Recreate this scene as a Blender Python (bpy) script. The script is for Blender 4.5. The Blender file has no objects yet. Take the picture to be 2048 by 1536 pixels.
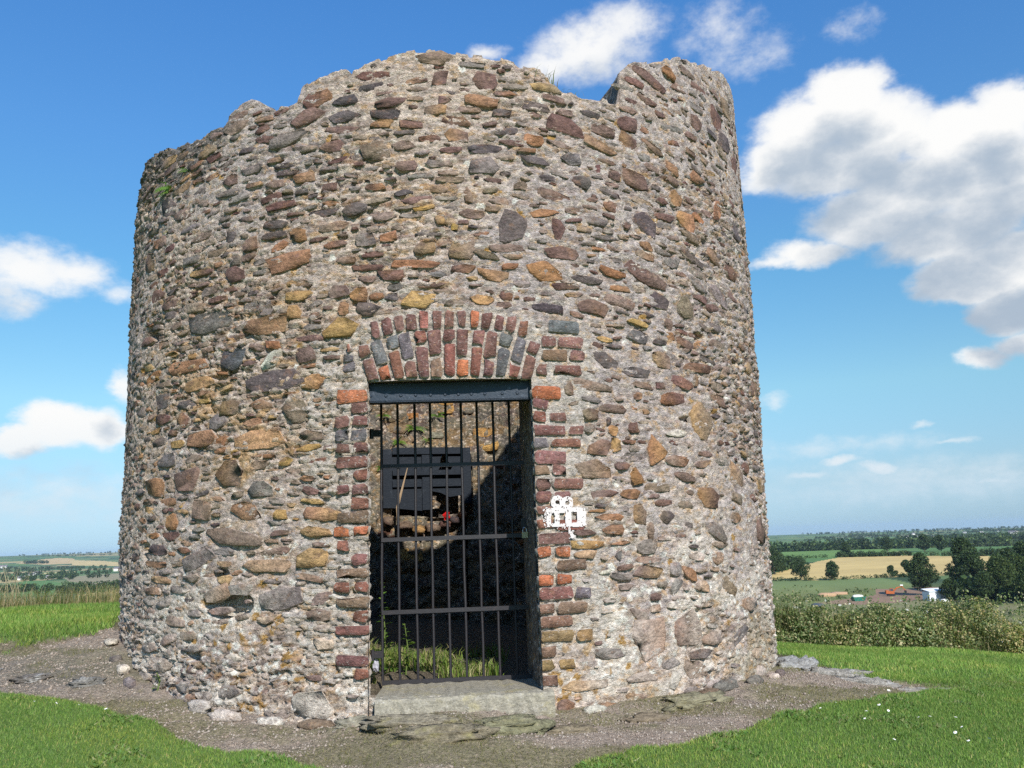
import bpy, math, random
import numpy as np

# ------------------------------------------------------------------ camera, sky, sun, exposure
ZC = 1.0                                   # eye height above the door threshold (the lawn falls away towards the viewer)
PITCH, ROLL = math.radians(10.29), math.radians(-1.96)
sc = bpy.context.scene
COL = sc.collection
cam = bpy.data.cameras.new('camera'); cam_ob = bpy.data.objects.new('camera', cam); COL.objects.link(cam_ob)
cam.sensor_width = 36.0; cam.lens = 1700.0 / 2048.0 * 36.0; cam.clip_start = 0.05; cam.clip_end = 30000.0
from mathutils import Matrix, Vector
cp, sp, cr, sr = math.cos(PITCH), math.sin(PITCH), math.cos(ROLL), math.sin(ROLL)
F_ = Vector((0, cp, sp)); U0 = Vector((0, -sp, cp)); R0_ = Vector((1, 0, 0))
RV = R0_ * cr + U0 * sr; UV_ = U0 * cr - R0_ * sr
m = Matrix.Identity(4)
for i in range(3):
    m[i][0], m[i][1], m[i][2] = RV[i], UV_[i], -F_[i]
m[2][3] = ZC
cam_ob.matrix_world = m
sc.camera = cam_ob

SUN_EL, SUN_AZ = math.radians(36.0), math.radians(19.5)     # sun behind the viewer, to the right
sd = Vector((math.sin(SUN_AZ) * math.cos(SUN_EL), -math.cos(SUN_AZ) * math.cos(SUN_EL), math.sin(SUN_EL)))
sun = bpy.data.lights.new('sun', 'SUN'); sun.energy = 5.0; sun.angle = math.radians(0.53); sun.color = (1.0, 0.955, 0.89)
sun_ob = bpy.data.objects.new('sun', sun); COL.objects.link(sun_ob)
sun_ob.rotation_euler = sd.to_track_quat('Z', 'Y').to_euler(); sun_ob.location = (8, -20, 30)

vs = sc.view_settings
vs.view_transform = 'Standard'; vs.look = 'None'; vs.exposure = 0.30; vs.gamma = 1.0
try: vs.use_curve_mapping = False
except Exception: pass
sc.render.engine = 'CYCLES'
sc.cycles.max_bounces = 6; sc.cycles.diffuse_bounces = 3; sc.cycles.volume_bounces = 0; sc.cycles.transparent_max_bounces = 8
sc.cycles.use_denoising = False

class NT:
    """tiny helper for node trees"""
    def __init__(s, tree): s.t = tree; s.n = tree.nodes; s.l = tree.links
    def node(s, typ, **kw):
        nd = s.n.new(typ)
        for k, v in kw.items(): setattr(nd, k, v)
        return nd
    def link(s, a, b): s.l.new(a, b)
    def put(s, sock, v):
        if isinstance(v, bpy.types.NodeSocket): s.l.new(v, sock)
        elif v is not None: sock.default_value = v
    def math(s, op, a, b=None, c=None, clamp=False):
        nd = s.n.new('ShaderNodeMath'); nd.operation = op; nd.use_clamp = clamp
        s.put(nd.inputs[0], a); s.put(nd.inputs[1], b)
        if c is not None: s.put(nd.inputs[2], c)
        return nd.outputs[0]
    def vmath(s, op, a, b=None, c=None):
        nd = s.n.new('ShaderNodeVectorMath'); nd.operation = op
        s.put(nd.inputs[0], a); s.put(nd.inputs[1], b)
        if c is not None: s.put(nd.inputs[2], c)
        return nd.outputs['Value'] if op in ('LENGTH', 'DOT_PRODUCT') else nd.outputs[0]
    def node_comb(s, v):
        nd = s.n.new('ShaderNodeCombineXYZ')
        for i in range(3): s.put(nd.inputs[i], v)
        return nd.outputs[0]
    def ramp(s, v, a, b, lo=0.0, hi=1.0):
        nd = s.n.new('ShaderNodeMapRange'); nd.interpolation_type = 'SMOOTHSTEP'
        s.put(nd.inputs[0], v); nd.inputs[1].default_value = a; nd.inputs[2].default_value = b
        nd.inputs[3].default_value = lo; nd.inputs[4].default_value = hi
        return nd.outputs[0]
    def noise(s, vec, scale, detail=4.0, rough=0.55, color=False, dist=0.0):
        nd = s.n.new('ShaderNodeTexNoise'); nd.inputs['Scale'].default_value = scale
        nd.inputs['Detail'].default_value = detail; nd.inputs['Roughness'].default_value = rough
        nd.inputs['Distortion'].default_value = dist
        if vec is not None: s.l.new(vec, nd.inputs['Vector'])
        return nd.outputs['Color'] if color else nd.outputs['Fac']
    def mix(s, f, a, b, mode='MIX'):
        nd = s.n.new('ShaderNodeMix'); nd.data_type = 'RGBA'; nd.blend_type = mode
        s.put(nd.inputs[0], f); s.put(nd.inputs[6], a); s.put(nd.inputs[7], b)
        return nd.outputs[2]

# clouds: azimuth, elevation, half widths (radians), thickness
CLOUDS = [(0.416, 0.459, 0.047, 0.029, 1), (0.369, 0.432, 0.059, 0.035, 1), (0.443, 0.417, 0.055, 0.039, 1), (0.332, 0.401, 0.049, 0.026, 1), (0.512, 0.399, 0.055, 0.029, 1), (0.561, 0.404, 0.035, 0.033, 1), (0.397, 0.385, 0.077, 0.026, 1), (0.481, 0.353, 0.084, 0.035, 1), (0.552, 0.342, 0.06, 0.053, 1), (0.428, 0.332, 0.069, 0.031, 1), (0.499, 0.297, 0.072, 0.03, 1), (0.355, 0.3, 0.05, 0.015, 0.8), (0.313, 0.295, 0.025, 0.008, 0.6), (0.52, 0.253, 0.062, 0.025, 1.25), (0.562, 0.259, 0.044, 0.027, 1.25), (0.545, 0.213, 0.035, 0.024, 1.1), (0.512, 0.167, 0.026, 0.011, 0.8), (0.549, 0.175, 0.026, 0.014, 0.8), (0.114, 0.548, 0.072, 0.035, 0.62), (0.157, 0.567, 0.053, 0.029, 0.55), (0.063, 0.536, 0.045, 0.018, 0.62), (0.271, 0.55, 0.044, 0.029, 0.33), (0.309, 0.519, 0.051, 0.022, 0.31), (0.425, 0.528, 0.024, 0.016, 0.28), (-0.023, 0.552, 0.027, 0.01, 0.5), (-0.536, 0.288, 0.061, 0.028, 0.62), (-0.494, 0.291, 0.041, 0.019, 0.6), (-0.547, 0.256, 0.032, 0.016, 0.5), (-0.446, 0.272, 0.02, 0.012, 0.45), (-0.494, 0.132, 0.042, 0.022, 1), (-0.456, 0.127, 0.027, 0.02, 1), (-0.532, 0.115, 0.029, 0.016, 1), (-0.439, 0.173, 0.014, 0.017, 0.6), (0.365, 0.072, 0.023, 0.007, 0.6), (0.404, 0.063, 0.017, 0.007, 0.6), (0.327, 0.057, 0.022, 0.005, 0.5), (0.452, 0.055, 0.026, 0.005, 0.45), (0.511, 0.044, 0.02, 0.005, 0.45), (0.302, 0.143, 0.016, 0.009, 0.35), (0.451, 0.108, 0.012, 0.004, 0.4), (0.474, 0.086, 0.018, 0.003, 0.35)]
CLOUDS += [(0.47, 0.045, .20, .026, .34), (-.50, .055, .16, .03, .32), (.36, .09, .10, .012, .28)]
world = bpy.data.worlds.new('World'); sc.world = world; world.use_nodes = True
w = NT(world.node_tree); w.n.clear()
grp = bpy.data.node_groups.new('cloud_field', 'ShaderNodeTree')
grp.interface.new_socket('Dir', in_out='INPUT', socket_type='NodeSocketVector')
grp.interface.new_socket('Field', in_out='OUTPUT', socket_type='NodeSocketFloat')
g = NT(grp); gi = g.node('NodeGroupInput'); go = g.node('NodeGroupOutput')
acc = None
for (a, e, sa, se, A) in CLOUDS:
    sa *= 1.12; se *= 1.12
    q = g.vmath('MULTIPLY_ADD', gi.outputs[0], (1 / sa, 1 / se, 0.0), (-a / sa, -e / se, 0.0))
    q = g.vmath('DOT_PRODUCT', q, q)
    v = g.math('MULTIPLY_ADD', q, -A * 0.75, A)
    acc = v if acc is None else g.math('SMOOTH_MAX', acc, v, 0.12)
# the same broken cumulus goes on round the rest of the sky
nb = g.noise(g.vmath('MULTIPLY', gi.outputs[0], (1.0, 2.4, 1.0)), 2.3, 3.0)
far = g.math('ABSOLUTE', g.vmath('DOT_PRODUCT', gi.outputs[0], (1, 0, 0)))
gen = g.math('SUBTRACT', g.math('MULTIPLY', g.math('MULTIPLY', g.ramp(nb, 0.5, 0.72), 1.5), g.ramp(far, 0.66, 0.95)), 0.6)
acc = g.math('MAXIMUM', acc, gen)
g.link(acc, go.inputs[0])

tc = w.node('ShaderNodeTexCoord'); dirv = tc.outputs['Generated']
sx = w.node('ShaderNodeSeparateXYZ'); w.link(dirv, sx.inputs[0])
az = w.math('ARCTAN2', sx.outputs[0], sx.outputs[1]); el = w.math('ARCSINE', sx.outputs[2])
cb = w.node('ShaderNodeCombineXYZ'); w.put(cb.inputs[0], az); w.put(cb.inputs[1], el)
pv = cb.outputs[0]
warp = w.noise(w.vmath('MULTIPLY', pv, (1, 1.5, 1)), 14.0, 5.0, 0.6, color=True)
warp = w.vmath('MULTIPLY', w.vmath('SUBTRACT', warp, (0.5, 0.5, 0.5)), (0.055, 0.035, 0.0))
pw = w.vmath('ADD', pv, warp)
def field(p):
    nd = w.node('ShaderNodeGroup'); nd.node_tree = grp; w.link(p, nd.inputs[0]); return nd.outputs[0]
ps = w.vmath('MULTIPLY', pv, (1.0, 1.5, 1.0))
fine = w.noise(ps, 34.0, 7.0, 0.62)
fine2 = w.noise(w.vmath('ADD', ps, (0.008, 0.018, 0.0)), 20.0, 6.0, 0.6)
f0 = field(pw)
f1 = field(w.vmath('ADD', pw, (0.012, 0.046, 0.0)))
d0 = w.math('ADD', f0, w.math('MULTIPLY_ADD', fine, 0.95, -0.49))
dens = w.math('MULTIPLY', w.ramp(d0, -0.08, 0.62), w.ramp(f0, -0.25, 0.75, 0.25, 1.0))
up = w.math('ADD', f1, w.math('MULTIPLY_ADD', fine2, 1.0, -0.5))
shade = w.ramp(up, 0.1, 1.2)
ccol = w.mix(shade, (0.98, 0.98, 0.97, 1), (0.42, 0.51, 0.62, 1))
haze_f = w.ramp(el, 0.0, 0.16)
ccol = w.mix(haze_f, (0.62, 0.76, 0.87, 1), ccol)
sky = w.node('ShaderNodeTexSky', sky_type='NISHITA'); sky.sun_disc = False
sky.sun_elevation = SUN_EL; sky.sun_rotation = math.pi - SUN_AZ
sky.altitude = 100.0; sky.air_density = 1.0; sky.dust_density = 0.15; sky.ozone_density = 2.2
SKY_STRENGTH = 0.12
# clear summer air: deeper blue overhead and a paler blue, less yellow horizon, the same all round
cr_ = w.node('ShaderNodeValToRGB'); w.link(w.math('MULTIPLY', el, 2 / math.pi), cr_.inputs[0]); K = cr_.color_ramp.elements
for i_, (p_, c_) in enumerate([(0.0, (.29, .48, .87)), (.033, (.45, .56, .73)), (.1, (.66, .87, .85)), (.19, (.55, .95, 1.04)), (.28, (.56, 1.02, 1.30)), (.38, (.52, 1.06, 1.48)), (.7, (.6, 1.05, 1.4))]):
    e_ = K[i_] if i_ < 2 else K.new(p_)
    e_.position = p_; e_.color = (*[v / 1.6 for v in c_], 1)
hs = w.node('ShaderNodeVectorMath', operation='SCALE'); w.link(w.mix(1.0, sky.outputs[0], cr_.outputs[0], 'MULTIPLY'), hs.inputs[0]); hs.inputs['Scale'].default_value = 1.6
bg1 = w.node('ShaderNodeBackground'); w.link(hs.outputs[0], bg1.inputs[0]); bg1.inputs[1].default_value = SKY_STRENGTH
bg2 = w.node('ShaderNodeBackground'); w.link(ccol, bg2.inputs[0]); bg2.inputs[1].default_value = 0.82
mx = w.node('ShaderNodeMixShader'); w.link(w.math('MULTIPLY', dens, w.ramp(el, -0.01, 0.02)), mx.inputs[0])
w.link(bg1.outputs[0], mx.inputs[1]); w.link(bg2.outputs[0], mx.inputs[2])
wo = w.node('ShaderNodeOutputWorld'); w.link(mx.outputs[0], wo.inputs[0])
world.cycles.sampling_method = 'MANUAL'; world.cycles.sample_map_resolution = 512

# ------------------------------------------------------------------ helpers
rng = np.random.default_rng(7)
random.seed(7)

def _hash(ix, iy, iz, seed):
    h = (ix.astype(np.int64) * 374761393 + iy.astype(np.int64) * 668265263 + iz.astype(np.int64) * 2147483647 + seed * 974711) & 0xffffffff
    h = ((h ^ (h >> 13)) * 1274126177) & 0xffffffff
    h = ((h ^ (h >> 16)) * 2246822519) & 0xffffffff
    h = h ^ (h >> 15)
    return (h & 0xffffff) / float(0xffffff)

def vnoise(x, y, z=None, seed=0):
    x = np.asarray(x, float); y = np.asarray(y, float)
    if z is None: z = np.zeros_like(x)
    ix, iy, iz = np.floor(x), np.floor(y), np.floor(z)
    fx, fy, fz = x - ix, y - iy, z - iz
    fx = fx * fx * (3 - 2 * fx); fy = fy * fy * (3 - 2 * fy); fz = fz * fz * (3 - 2 * fz)
    def H(a, b, c): return _hash(ix + a, iy + b, iz + c, seed)
    def lay(c):
        return (H(0, 0, c) * (1 - fx) + H(1, 0, c) * fx) * (1 - fy) + (H(0, 1, c) * (1 - fx) + H(1, 1, c) * fx) * fy
    if not np.any(iz != z): return lay(0) * 2 - 1
    return (lay(0) * (1 - fz) + lay(1) * fz) * 2 - 1

def fbm(x, y, z=None, octaves=4, seed=0, gain=0.5):
    s = 0.0; a = 1.0; t = 0.0; f = 1.0
    for o in range(octaves):
        s = s + a * vnoise(np.asarray(x) * f, np.asarray(y) * f, None if z is None else np.asarray(z) * f, seed + o * 17); t += a
        a *= gain; f *= 2.03
    return s / t

def worley(x, y, seed=0):
    """F1, F2 and three random numbers of the nearest cell"""
    ix, iy = np.floor(x), np.floor(y)
    F1 = np.full(np.shape(x), 9.0); F2 = F1.copy(); cxi = np.zeros_like(F1); cyi = np.zeros_like(F1)
    zz = np.zeros_like(F1)
    for a in (-1, 0, 1):
        for b in (-1, 0, 1):
            jx, jy = ix + a, iy + b
            px = jx + 0.1 + 0.8 * _hash(jx, jy, zz, seed); py = jy + 0.1 + 0.8 * _hash(jx, jy, zz, seed + 1)
            d = np.hypot(px - x, py - y)
            near = d < F1
            F2 = np.where(near, F1, np.minimum(F2, d))
            cxi = np.where(near, jx, cxi); cyi = np.where(near, jy, cyi)
            F1 = np.where(near, d, F1)
    return F1, F2, _hash(cxi, cyi, zz, seed + 2), _hash(cxi, cyi, zz, seed + 3), _hash(cxi, cyi, zz, seed + 4)

def sstep(a, b, x):
    t = np.clip((x - a) / (b - a), 0, 1); return t * t * (3 - 2 * t)

def mesh_np(name, verts, faces, col=None, mat=None, smooth=False):
    verts = np.ascontiguousarray(verts, dtype=np.float32).reshape(-1, 3)
    faces = np.ascontiguousarray(faces, dtype=np.int32)
    me = bpy.data.meshes.new(name)
    k = faces.shape[1]
    me.vertices.add(len(verts)); me.vertices.foreach_set('co', verts.ravel())
    me.loops.add(faces.size); me.loops.foreach_set('vertex_index', faces.ravel())
    me.polygons.add(len(faces)); me.polygons.foreach_set('loop_start', np.arange(0, faces.size, k, dtype=np.int32))
    if smooth: me.polygons.foreach_set('use_smooth', np.ones(len(faces), dtype=bool))
    me.update(calc_edges=True)
    if col is not None:
        at = me.attributes.new('Col', 'FLOAT_COLOR', 'POINT')
        c = np.ones((len(verts), 4), np.float32); col = np.asarray(col); c[:, :col.shape[-1]] = col
        at.data.foreach_set('color', c.ravel())
    if mat is not None: me.materials.append(mat)
    return me

def add_ob(name, me, parent=None, loc=None):
    o = bpy.data.objects.new(name, me); COL.objects.link(o)
    if loc is not None: o.location = loc
    if parent is not None: o.parent = parent
    return o

def tag(o, label=None, cat=None, group=None, kind=None):
    if label: o['label'] = label
    if cat: o['category'] = cat
    if group: o['group'] = group
    if kind: o['kind'] = kind
    return o

def empty(name, loc=(0, 0, 0)):
    o = bpy.data.objects.new(name, None); COL.objects.link(o); o.location = loc; o.empty_display_size = 0.2; return o

class MB:
    """collects simple solids into one mesh"""
    def __init__(s): s.v = []; s.f = []; s.c = []
    def add(s, vs_, fs, col=None):
        b = len(s.v); s.v += [tuple(p) for p in vs_]; s.f += [tuple(i + b for i in q) for q in fs]
        s.c += [col or (1, 1, 1)] * len(vs_)
    def box(s, c, h, R=None, col=None, jit=0.0):
        R = R or Matrix.Identity(3); c = Vector(c)
        P = []
        for sx_ in (-1, 1):
            for sy_ in (-1, 1):
                for sz_ in (-1, 1):
                    p = Vector((sx_ * h[0], sy_ * h[1], sz_ * h[2])) + Vector((random.uniform(-jit, jit) for _ in range(3)))
                    P.append(c + R @ p)
        s.add(P, [(0, 1, 3, 2), (4, 6, 7, 5), (0, 4, 5, 1), (2, 3, 7, 6), (0, 2, 6, 4), (1, 5, 7, 3)], col)
    def tube(s, pts, rads, n=8, col=None, cap=True):
        pts = [Vector(p) for p in pts]
        if not isinstance(rads, (list, tuple)): rads = [rads] * len(pts)
        vsx = []; fs = []
        for i, p in enumerate(pts):
            t = (pts[min(i + 1, len(pts) - 1)] - pts[max(i - 1, 0)]).normalized()
            a = t.orthogonal().normalized() if abs(t.z) > 0.9 else t.cross(Vector((0, 0, 1))).normalized()
            b = t.cross(a)
            for k in range(n):
                an = 2 * math.pi * k / n
                vsx.append(p + (a * math.cos(an) + b * math.sin(an)) * rads[i])
        for i in range(len(pts) - 1):
            for k in range(n):
                k2 = (k + 1) % n
                fs.append((i * n + k, i * n + k2, (i + 1) * n + k2, (i + 1) * n + k))
        if cap:
            fs.append(tuple(range(n - 1, -1, -1))); fs.append(tuple((len(pts) - 1) * n + k for k in range(n)))
        s.add(vsx, fs, col)
    def build(s, name, mat=None, parent=None, smooth=False, origin=None):
        o_ = Vector(origin) if origin is not None else Vector((0, 0, 0))
        me = bpy.data.meshes.new(name); me.from_pydata([tuple(Vector(p) - o_) for p in s.v], [], s.f)
        at = me.attributes.new('Col', 'FLOAT_COLOR', 'POINT')
        at.data.foreach_set('color', np.hstack([np.array(s.c, np.float32), np.ones((len(s.c), 1), np.float32)]).ravel())
        if smooth: me.polygons.foreach_set('use_smooth', np.ones(len(me.polygons), dtype=bool))
        me.update()
        if mat: me.materials.append(mat)
        return add_ob(name, me, parent, tuple(o_) if origin is not None else None)

# ------------------------------------------------------------------ materials
def mat_surface(name, rough=0.9, var=0.25, var_scale=30.0, bump=0.6, bump_scale=90.0, bump_dist=0.01, tint=None, spec=0.25, speck=None, metal=0.0, base=None):
    """colour from the mesh attribute (or base), grain and fine relief from noise"""
    mt = bpy.data.materials.new(name); mt.use_nodes = True
    t = NT(mt.node_tree); bs = t.n['Principled BSDF']
    tcn = t.node('ShaderNodeTexCoord'); P = tcn.outputs['Object']
    if base is None:
        at = t.node('ShaderNodeAttribute'); at.attribute_name = 'Col'; c = at.outputs['Color']
    else:
        rg = t.node('ShaderNodeRGB'); rg.outputs[0].default_value = (*base, 1); c = rg.outputs[0]
    oi = t.node('ShaderNodeObjectInfo')
    off = t.node('ShaderNodeCombineXYZ'); t.put(off.inputs[0], t.math('MULTIPLY', oi.outputs['Random'], 37.0))
    P = t.vmath('ADD', P, off.outputs[0])
    n1 = t.noise(P, var_scale, 6.0, 0.65)
    f = t.math('MULTIPLY_ADD', n1, 2 * var, 1 - var)
    cc = t.node('ShaderNodeCombineColor')
    for i in range(3): t.put(cc.inputs[i], f)
    c = t.mix(1.0, c, cc.outputs[0], 'MULTIPLY')
    if tint:
        col2, sc2, a, b = tint
        c = t.mix(t.ramp(t.noise(P, sc2, 5.0, 0.6), a, b), c, (*col2, 1))
    if speck:
        col2, sc2, a, b = speck
        c = t.mix(t.ramp(t.noise(P, sc2, 3.0, 0.7), a, b), c, (*col2, 1))
    t.link(c, bs.inputs['Base Color'])
    bs.inputs['Roughness'].default_value = rough; bs.inputs['Metallic'].default_value = metal
    bs.inputs['Specular IOR Level'].default_value = spec
    if bump:
        bp = t.node('ShaderNodeBump'); bp.inputs['Strength'].default_value = bump; bp.inputs['Distance'].default_value = bump_dist
        t.link(t.noise(P, bump_scale, 6.0, 0.65), bp.inputs['Height']); t.link(bp.outputs[0], bs.inputs['Normal'])
    return mt

M = {}
M['iron'] = mat_surface('black_iron', rough=0.5, var=0.3, var_scale=60, bump=0.35, bump_scale=120, bump_dist=0.004, base=(0.018, 0.016, 0.019), tint=((0.08, 0.05, 0.045), 40, 0.6, 0.8), spec=0.5)
M['beam'] = mat_surface('painted_steel', rough=0.45, var=0.4, var_scale=30, bump=0.4, bump_scale=70, bump_dist=0.005, base=(0.018, 0.030, 0.048), tint=((0.09, 0.115, 0.15), 26, 0.60, 0.76), spec=0.35)
M['wood'] = mat_surface('tarred_wood', rough=0.55, var=0.3, var_scale=22, bump=0.6, bump_scale=50, bump_dist=0.006, base=(0.012, 0.017, 0.025), tint=((0.03, 0.038, 0.048), 12, 0.55, 0.8), spec=0.15)
M['paint'] = mat_surface('white_paint', rough=0.7, var=0.12, var_scale=50, bump=0.5, bump_scale=80, bump_dist=0.006, base=(0.58, 0.53, 0.51))
M['bark'] = mat_surface('bark', var=0.3, var_scale=3, bump=0.5, bump_scale=10, bump_dist=0.05, base=(0.09, 0.07, 0.05))
M['pebble'] = mat_surface('pebbles', var=0.2, var_scale=60, bump=0)
M['plain'] = mat_surface('plain_surface', var=0.12, var_scale=2.0, bump=0)
M['field'] = mat_surface('field_ground', var=0.22, var_scale=0.05, bump=0)

def mat_rubble(name, mottle, hues, edge=None, bump=1.0, bump_scale=60.0, bump_dist=0.02, chip=None):
    """weathered masonry: strong small-scale mottling; edge = (mortar colour, level, raggedness) lets mortar lap over a piece's rim"""
    mt = bpy.data.materials.new(name); mt.use_nodes = True
    t = NT(mt.node_tree); bs = t.n['Principled BSDF']
    P = t.node('ShaderNodeTexCoord').outputs['Object']
    oi = t.node('ShaderNodeObjectInfo'); off = t.node('ShaderNodeCombineXYZ'); t.put(off.inputs[0], t.math('MULTIPLY', oi.outputs['Random'], 37.0))
    P = t.vmath('ADD', P, off.outputs[0])
    at = t.node('ShaderNodeAttribute'); at.attribute_name = 'Col'; c = at.outputs['Color']
    Pf = t.vmath('MULTIPLY', P, (1.0, 1.0, 1.5))
    def mul(c, scale, lo, hi, a=.30, b=.70, det=7.0, v=None):
        f = t.node('ShaderNodeMapRange'); t.put(f.inputs[0], t.noise(v or Pf, scale, det, .72)); f.inputs[1].default_value = a; f.inputs[2].default_value = b; f.inputs[3].default_value = lo; f.inputs[4].default_value = hi
        return t.vmath('MULTIPLY', c, t.node_comb(f.outputs[0]))
    for k_, (hc, hsx, a, b, amt) in enumerate(hues):
        c = t.mix(t.math('MULTIPLY', t.ramp(t.noise(t.vmath('ADD', Pf, (3.1 * k_ + 1, 5.0, 0)), hsx, 6.0, .68), a, b), amt), c, (*hc, 1))
    if edge is not None:
        mc, lev, rag = edge
        e = t.math('MULTIPLY_ADD', t.noise(P, 22.0, 7.0, .7), rag, t.math('SUBTRACT', at.outputs['Alpha'], rag * .5))
        c = t.mix(t.ramp(e, lev, lev + .12, 1.0, 0.0), c, (*mc, 1))
    c = mul(c, mottle[0], mottle[1], mottle[2])
    c = mul(c, mottle[0] * 3.1, .68, 1.32)
    t.link(c, bs.inputs['Base Color']); bs.inputs['Roughness'].default_value = .92; bs.inputs['Specular IOR Level'].default_value = .2
    bp = t.node('ShaderNodeBump'); bp.inputs['Strength'].default_value = bump; bp.inputs['Distance'].default_value = bump_dist
    t.link(t.noise(Pf, bump_scale, 7.0, .7), bp.inputs['Height']); t.link(bp.outputs[0], bs.inputs['Normal'])
    return mt
MORTAR_C = (0.50, 0.425, 0.36)
M['mortar'] = mat_rubble('mortar', (26, .40, 1.55), [((0.66, 0.55, 0.44), 20, .52, .63, .7), ((0.48, 0.295, 0.135), 13, .53, .64, .65), ((0.32, 0.285, 0.27), 17, .56, .67, .5), ((0.19, 0.115, 0.095), 30, .59, .68, .6)], None, 1.0, 70, .024)
M['stone'] = mat_rubble('rubble_stone', (22, .42, 1.55), [((0.30, 0.145, 0.07), 11, .54, .68, .36), ((0.10, 0.062, 0.064), 14, .54, .68, .5), ((0.42, 0.31, 0.19), 17, .59, .72, .3), ((0.55, 0.50, 0.43), 40, .64, .72, .6)], ((0.44, 0.37, 0.31), .05, .6), 1.0, 45, .02)
M['brick'] = mat_rubble('brick', (26, .5, 1.4), [((0.12, 0.085, 0.08), 16, .54, .68, .6), ((0.34, 0.20, 0.11), 22, .56, .68, .5), ((0.55, 0.50, 0.45), 48, .58, .68, .75)], ((0.47, 0.41, 0.355), .18, .6), 1.0, 60, .014)
M['concrete'] = mat_rubble('sill_stone', (34, .62, 1.35), [((0.34, 0.30, 0.17), 7, .50, .66, .7), ((0.42, 0.40, 0.36), 30, .55, .68, .6), ((0.15, 0.13, 0.10), 40, .58, .70, .7)], None, .8, 90, .01)
M['rock'] = mat_rubble('bedrock', (18, .45, 1.5), [((0.50, 0.49, 0.46), 10, .52, .66, .75), ((0.20, 0.185, 0.16), 16, .54, .68, .7), ((0.30, 0.25, 0.12), 8, .58, .70, .5)], None, 1.0, 30, .03)
M['slab'] = mat_rubble('path_slab', (20, .5, 1.5), [((0.20, 0.18, 0.085), 9, .50, .66, .8), ((0.33, 0.27, 0.20), 18, .56, .68, .5), ((0.12, 0.095, 0.075), 22, .56, .68, .7)], None, 1.0, 40, .02)
M['path'] = mat_rubble('path_earth', (48, .5, 1.5), [((0.37, 0.29, 0.22), 60, .52, .62, .7), ((0.17, 0.155, 0.075), 7, .54, .66, .55), ((0.14, 0.11, 0.09), 30, .57, .68, .6), ((0.42, 0.36, 0.30), 110, .66, .72, .6)], None, 1.0, 55, .03)
def mat_leaf(name, trans=0.35, rough=0.6):
    mt = bpy.data.materials.new(name); mt.use_nodes = True
    t = NT(mt.node_tree); bs = t.n['Principled BSDF']; out = t.n['Material Output']
    at = t.node('ShaderNodeAttribute'); at.attribute_name = 'Col'
    t.link(at.outputs['Color'], bs.inputs['Base Color']); bs.inputs['Roughness'].default_value = rough
    bs.inputs['Specular IOR Level'].default_value = 0.3
    tr = t.node('ShaderNodeBsdfTranslucent'); t.link(t.mix(1.0, at.outputs['Color'], (1.1, 1.15, 0.5, 1), 'MULTIPLY'), tr.inputs[0])
    ms = t.node('ShaderNodeMixShader'); ms.inputs[0].default_value = trans
    t.link(bs.outputs[0], ms.inputs[1]); t.link(tr.outputs[0], ms.inputs[2]); t.link(ms.outputs[0], out.inputs[0])
    return mt
M['leaf'] = mat_leaf('leaf'); M['grass'] = mat_leaf('grass_blade', 0.3)

# ------------------------------------------------------------------ the lie of the land
TCX, TCY, TR, TRI = -0.575, 7.79, 2.72, 2.07       # tower axis, outer and inner radius
GCP = np.array([(-2.83,6.28,.33),(-2.43,5.8,.14),(-1.9,5.41,.05),(-1.32,5.17,0),(-.84,5.08,.03),(-.4,4.97,.045),(-.1,4.98,.04),(.2,5.05,.03),(.18,5.18,.03),(.61,5.34,.02),(1.13,5.67,.02),(1.84,6.54,-.03),
 (-.575,7.79,.08),(2.2,7.9,-.12),(3.5,7.2,-.2),(3,5.8,-.17),(5.5,11.8,-.72),(4,9.5,-.42),(7,14,-1.2),(3,11,-.5),
 (0,4.3,-.14),(0,3.2,-.3),(0,0,-.6),(2.3,4.2,-.25),(-2.2,4.6,-.04),(-2.9,5,0.06),(4.2,5,-.32),(-5,4,.05),(2,2,-.45),(-3,2,-.3),
 (-3.3,5.65,.12),(-4,6.9,.34),(-6.2,11.9,.22),(-3.4,9,.3),(-9,14,-.05),(-7,8,.28),(0,12,.05),(0,16,-.4),(9,9,-.9),(-9,4,0)], float)
def _tps(P, lam=0.02):
    n = len(P); d = np.hypot(P[:, None, 0] - P[None, :, 0], P[:, None, 1] - P[None, :, 1])
    K = np.where(d > 0, d * d * np.log(d + 1e-9), 0) + lam * np.eye(n)
    Q = np.hstack([np.ones((n, 1)), P[:, :2]])
    A = np.block([[K, Q], [Q.T, np.zeros((3, 3))]])
    return np.linalg.solve(A, np.concatenate([P[:, 2], np.zeros(3)]))
GW = _tps(GCP)
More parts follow.
